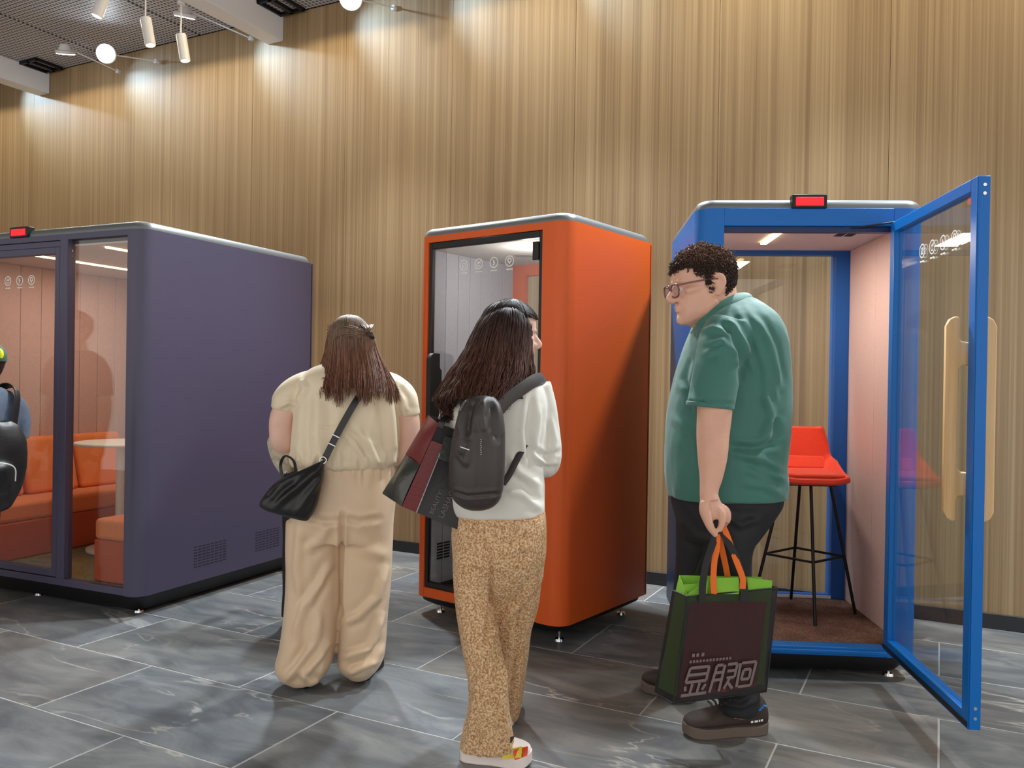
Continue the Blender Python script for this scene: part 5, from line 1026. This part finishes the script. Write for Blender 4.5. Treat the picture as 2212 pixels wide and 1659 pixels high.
# ------------------------------------------------------------------ other visitors
def visitor(loc, heading, H, label, top, legs, hairc, bend=0., shoes=(220,214,204), cap=None, skin=None, arms='front', lean=0.):
    "standing person built in a local frame (x left-right, y forward), turned to heading"
    r=empty('person',(loc[0],loc[1],0),0,label,'person'); k=H/1.7; ch,sh_=math.cos(heading),math.sin(heading)
    def W(x,y,z):
        x,y,z=x*k,y*k,z*k
        if z>.92*k: dz=z-.92*k; y=y+dz*math.sin(bend); z=.92*k+dz*math.cos(bend)
        return np.array([loc[0]+x*ch-y*sh_+lean*max(0,z-.75), loc[1]+x*sh_+y*ch, z])
    def LF(S,n=28): return secs_geo(catmull([np.concatenate([W(x,y,z),W(x+rx,y,z)-W(x,y,z),W(x,y+ry,z)-W(x,y,z),[2.3]]) for x,y,z,rx,ry in S],5),n)
    def TB(P_,n=16):
        A=catmull(np.array([[*W(*p[:3]),p[3]*k] for p in P_]),5); return tube_geo(A[:,:3],A[:,3],n)
    fw=W(0,1,1.6)-W(0,0,1.6); hp,HLv=head(W(0,.02,1.575),.225*k,(fw[0],fw[1],0),pitch=bend*.6)
    core=[TB([(0,-.01,1.40,.06),(0,.01,1.5,.055)]),LF([(0,0,.9,.14,.1),(0,0,1.15,.13,.10),(0,0,1.36,.14,.09),(0,0,1.42,.08,.07)])]; sl=[]
    for s in (-1,1):
        if arms=='front': pts=[(s*.17,0,1.36,.045),(s*.23,.0,1.12,.04),(s*.20,.16,1.02,.036),(s*.09,.30,1.08,.027)]; hand=(s*.07,.34,1.10); dv=(-s*.03,.06,.0)
        else: pts=[(s*.17,0,1.36,.045),(s*.235,-.01,1.10,.04),(s*.245,.04,.88,.032),(s*.24,.07,.80,.026)]; hand=(s*.24,.08,.76); dv=(0,.02,-.07)
        core.append(TB(pts)); core.append(TB([(*hand,.03),(hand[0]+dv[0]*.6,hand[1]+dv[1]*.6,hand[2]+dv[2]*.6,.034),(hand[0]+dv[0],hand[1]+dv[1],hand[2]+dv[2],.026)],12))
        for q in range(4):
            o=(q-1.5)*.016; b=(hand[0]+dv[0]+(0 if arms!='front' else 0),hand[1]+dv[1]+(o if arms!='front' else 0),hand[2]+dv[2]+(o if arms=='front' else 0))
            core.append(TB([(*b,.009),(b[0]+dv[0]*.5-s*.008,b[1]+dv[1]*.5,b[2]+dv[2]*.5,.0085),(b[0]+dv[0]*.8-s*.02,b[1]+dv[1]*.75,b[2]+dv[2]*.8,.0075)],8))
        core.append(TB([(hand[0],hand[1]+.02,hand[2]+.01,.011),(hand[0]-s*.02+dv[0]*.5,hand[1]+.035+dv[1]*.4,hand[2]+.02+dv[2]*.4,.010),(hand[0]-s*.03+dv[0]*.8,hand[1]+.04+dv[1]*.6,hand[2]+.015+dv[2]*.6,.008)],8))
        core.append(TB([(s*.09,0,.9,.07),(s*.095,.01,.5,.05),(s*.10,-.01,.09,.035)])); sl.append(TB([(s*.13,0,1.37,.07),(s*.19,0,1.30,.07),(s*.225,0,1.16,.062)]))
    clothe(remesh(hp+core,.006,3),'body',skin or M_SKIN,r)
    tpm=remesh([LF([(0,-.005,1.445,.075,.065),(0,0,1.41,.15,.095),(0,0,1.34,.19,.12),(0,0,1.15,.185,.13),(0,0,.98,.185,.135),(0,0,.86,.19,.14)],36)]+sl,.008,4); wrinkle(tpm,.005,(9,9,6),5); clothe(tpm,'shirt',top,r)
    lg=remesh([LF([(0,0,.97,.17,.125),(0,0,.88,.18,.135),(0,0,.78,.175,.13)])]+[TB([(s*.09,0,.84,.095),(s*.095,.01,.5,.078),(s*.10,-.01,.12,.068),(s*.10,-.01,.06,.07)]) for s in (-1,1)],.008,4); wrinkle(lg,.004,(9,9,5),6); clothe(lg,'trousers',legs,r)
    for s in (-1,1):
        a=W(s*.10,-.09,0); b=W(s*.11,.17,0); shoe(r,(a[0],a[1],0),(b[0],b[1],0),.09*k,.075*k,mat('visitor_shoe%d'%shoes[0],shoes,.7),mat('visitor_sole%d'%shoes[0],tuple(min(255,v+8) for v in shoes),.6),.03)
    if cap is None: hair_cap(HLv,r,hairc,NOFACE,1.07,700,0,.0022)
    else:
        hair_cap(HLv,r,hairc,lambda p:NOFACE(p) and p[2]<.12,1.05,300,0,.0022)
        V=[];na,ne=40,14;c0=np.array([-.02,0,.03])
        for i in range(ne+1):
            for j in range(na): p=skullpt(2*math.pi*j/na,math.radians(4+86*i/ne)); V.append(HLv(*(c0+(p-c0)*1.11)))
        co=put(MB().add(V,[(i*na+j,i*na+(j+1)%na,(i+1)*na+(j+1)%na,(i+1)*na+j) for i in range(ne) for j in range(na)]),'cap',cap,r)
        pk=[HLv(.40+.26*math.cos(t),.26*math.sin(t)*1.1,.10-.03*math.cos(t)) for t in np.linspace(-1.5,1.5,14)]; mid=[HLv(.36,.26*math.sin(t),.10) for t in np.linspace(-1.5,1.5,14)]
        put(MB().add(mid+pk,[(i,i+1,15+i,14+i) for i in range(13)]),'cap_peak',cap,r)
    return r,W,HLv
for_black=mat('black_cloth',(26,26,30),.75,bump=.2,bscale=300)
# person almost hidden behind the beige woman
hx=QZ(640,1352); visitor((hx[0]+.07,hx[1]+.02),math.radians(8),1.53,'person in black trousers and pale trainers mostly hidden behind the beige woman',for_black,for_black,M_HAIRD,bend=.12,lean=.19)
# visitor at the purple pod with green cap and black backpack
lx=np.array([-2.585,3.95,0]); pr_,Wl,HLl=visitor((lx[0],lx[1]),math.radians(60),1.50,'visitor in a green cap and denim jacket with a bulky black backpack',mat('denim',(98,112,134),.8,bump=.3,bscale=300,var=.15,vscale=20),for_black,M_HAIRD,bend=.06,lean=.2,cap=mat('green_cap',(58,92,74),.75,bump=.2,bscale=200))
put(MB().add(*ball(HLl(-.42,-.06,.20),.225*.88*np.array([.09,.09,.15]),14)),'cap_badge',mat('neon_yellow',(226,232,40),.6),pr_)
b2=empty('backpack',(lx[0],lx[1],0),0,'bulky black backpack worn by the visitor in the green cap','backpack')
def wsec(S): return secs_geo(catmull([np.concatenate([Wl(x,y,z),Wl(x+rx,y,z)-Wl(x,y,z),Wl(x,y+ry,z)-Wl(x,y,z),[2.6]]) for x,y,z,rx,ry in S],5),36)
pk=remesh([wsec([(0,-.17,.78,.10,.03),(0,-.18,.82,.15,.05),(0,-.185,.92,.175,.07),(0,-.185,1.05,.175,.07),(0,-.18,1.16,.165,.06),(0,-.17,1.24,.13,.045),(0,-.165,1.275,.08,.025)]),wsec([(-.02,-.22,.86,.10,.02),(-.02,-.24,.92,.12,.035),(-.02,-.24,1.02,.12,.035),(-.02,-.22,1.08,.10,.02)])],.007,4)
wrinkle(pk,.008,(11,11,9),41); clothe(pk,'pack_body',M_LEA,b2)
put(MB().tube(catmull([Wl(-.06,-.27,1.06),Wl(.02,-.285,1.05),Wl(.08,-.275,1.02),Wl(.10,-.265,.95)],5),.003,6),'zip_pull',M_WHITE,b2)
for s in (-1,1): put(MB().tube(catmull([Wl(s*.11,-.15,1.20),Wl(s*.12,-.10,1.42),Wl(s*.12,.05,1.445),Wl(s*.12,.145,1.30),Wl(s*.17,.08,1.05),Wl(s*.15,-.14,.95)],6),np.tile([.022,.006],(31,1)),8),'shoulder_strap',M_LEA,b2)
# man who shows as a reflection in the glass of the purple pod
visitor((-3.19,4.66),math.radians(-24),1.76,'man in a dark red T-shirt mirrored in the glass front of the purple pod',mat('maroon_cotton',(74,36,40),.8,bump=.2,bscale=300),for_black,M_HAIRD,arms='down',shoes=(40,38,40))
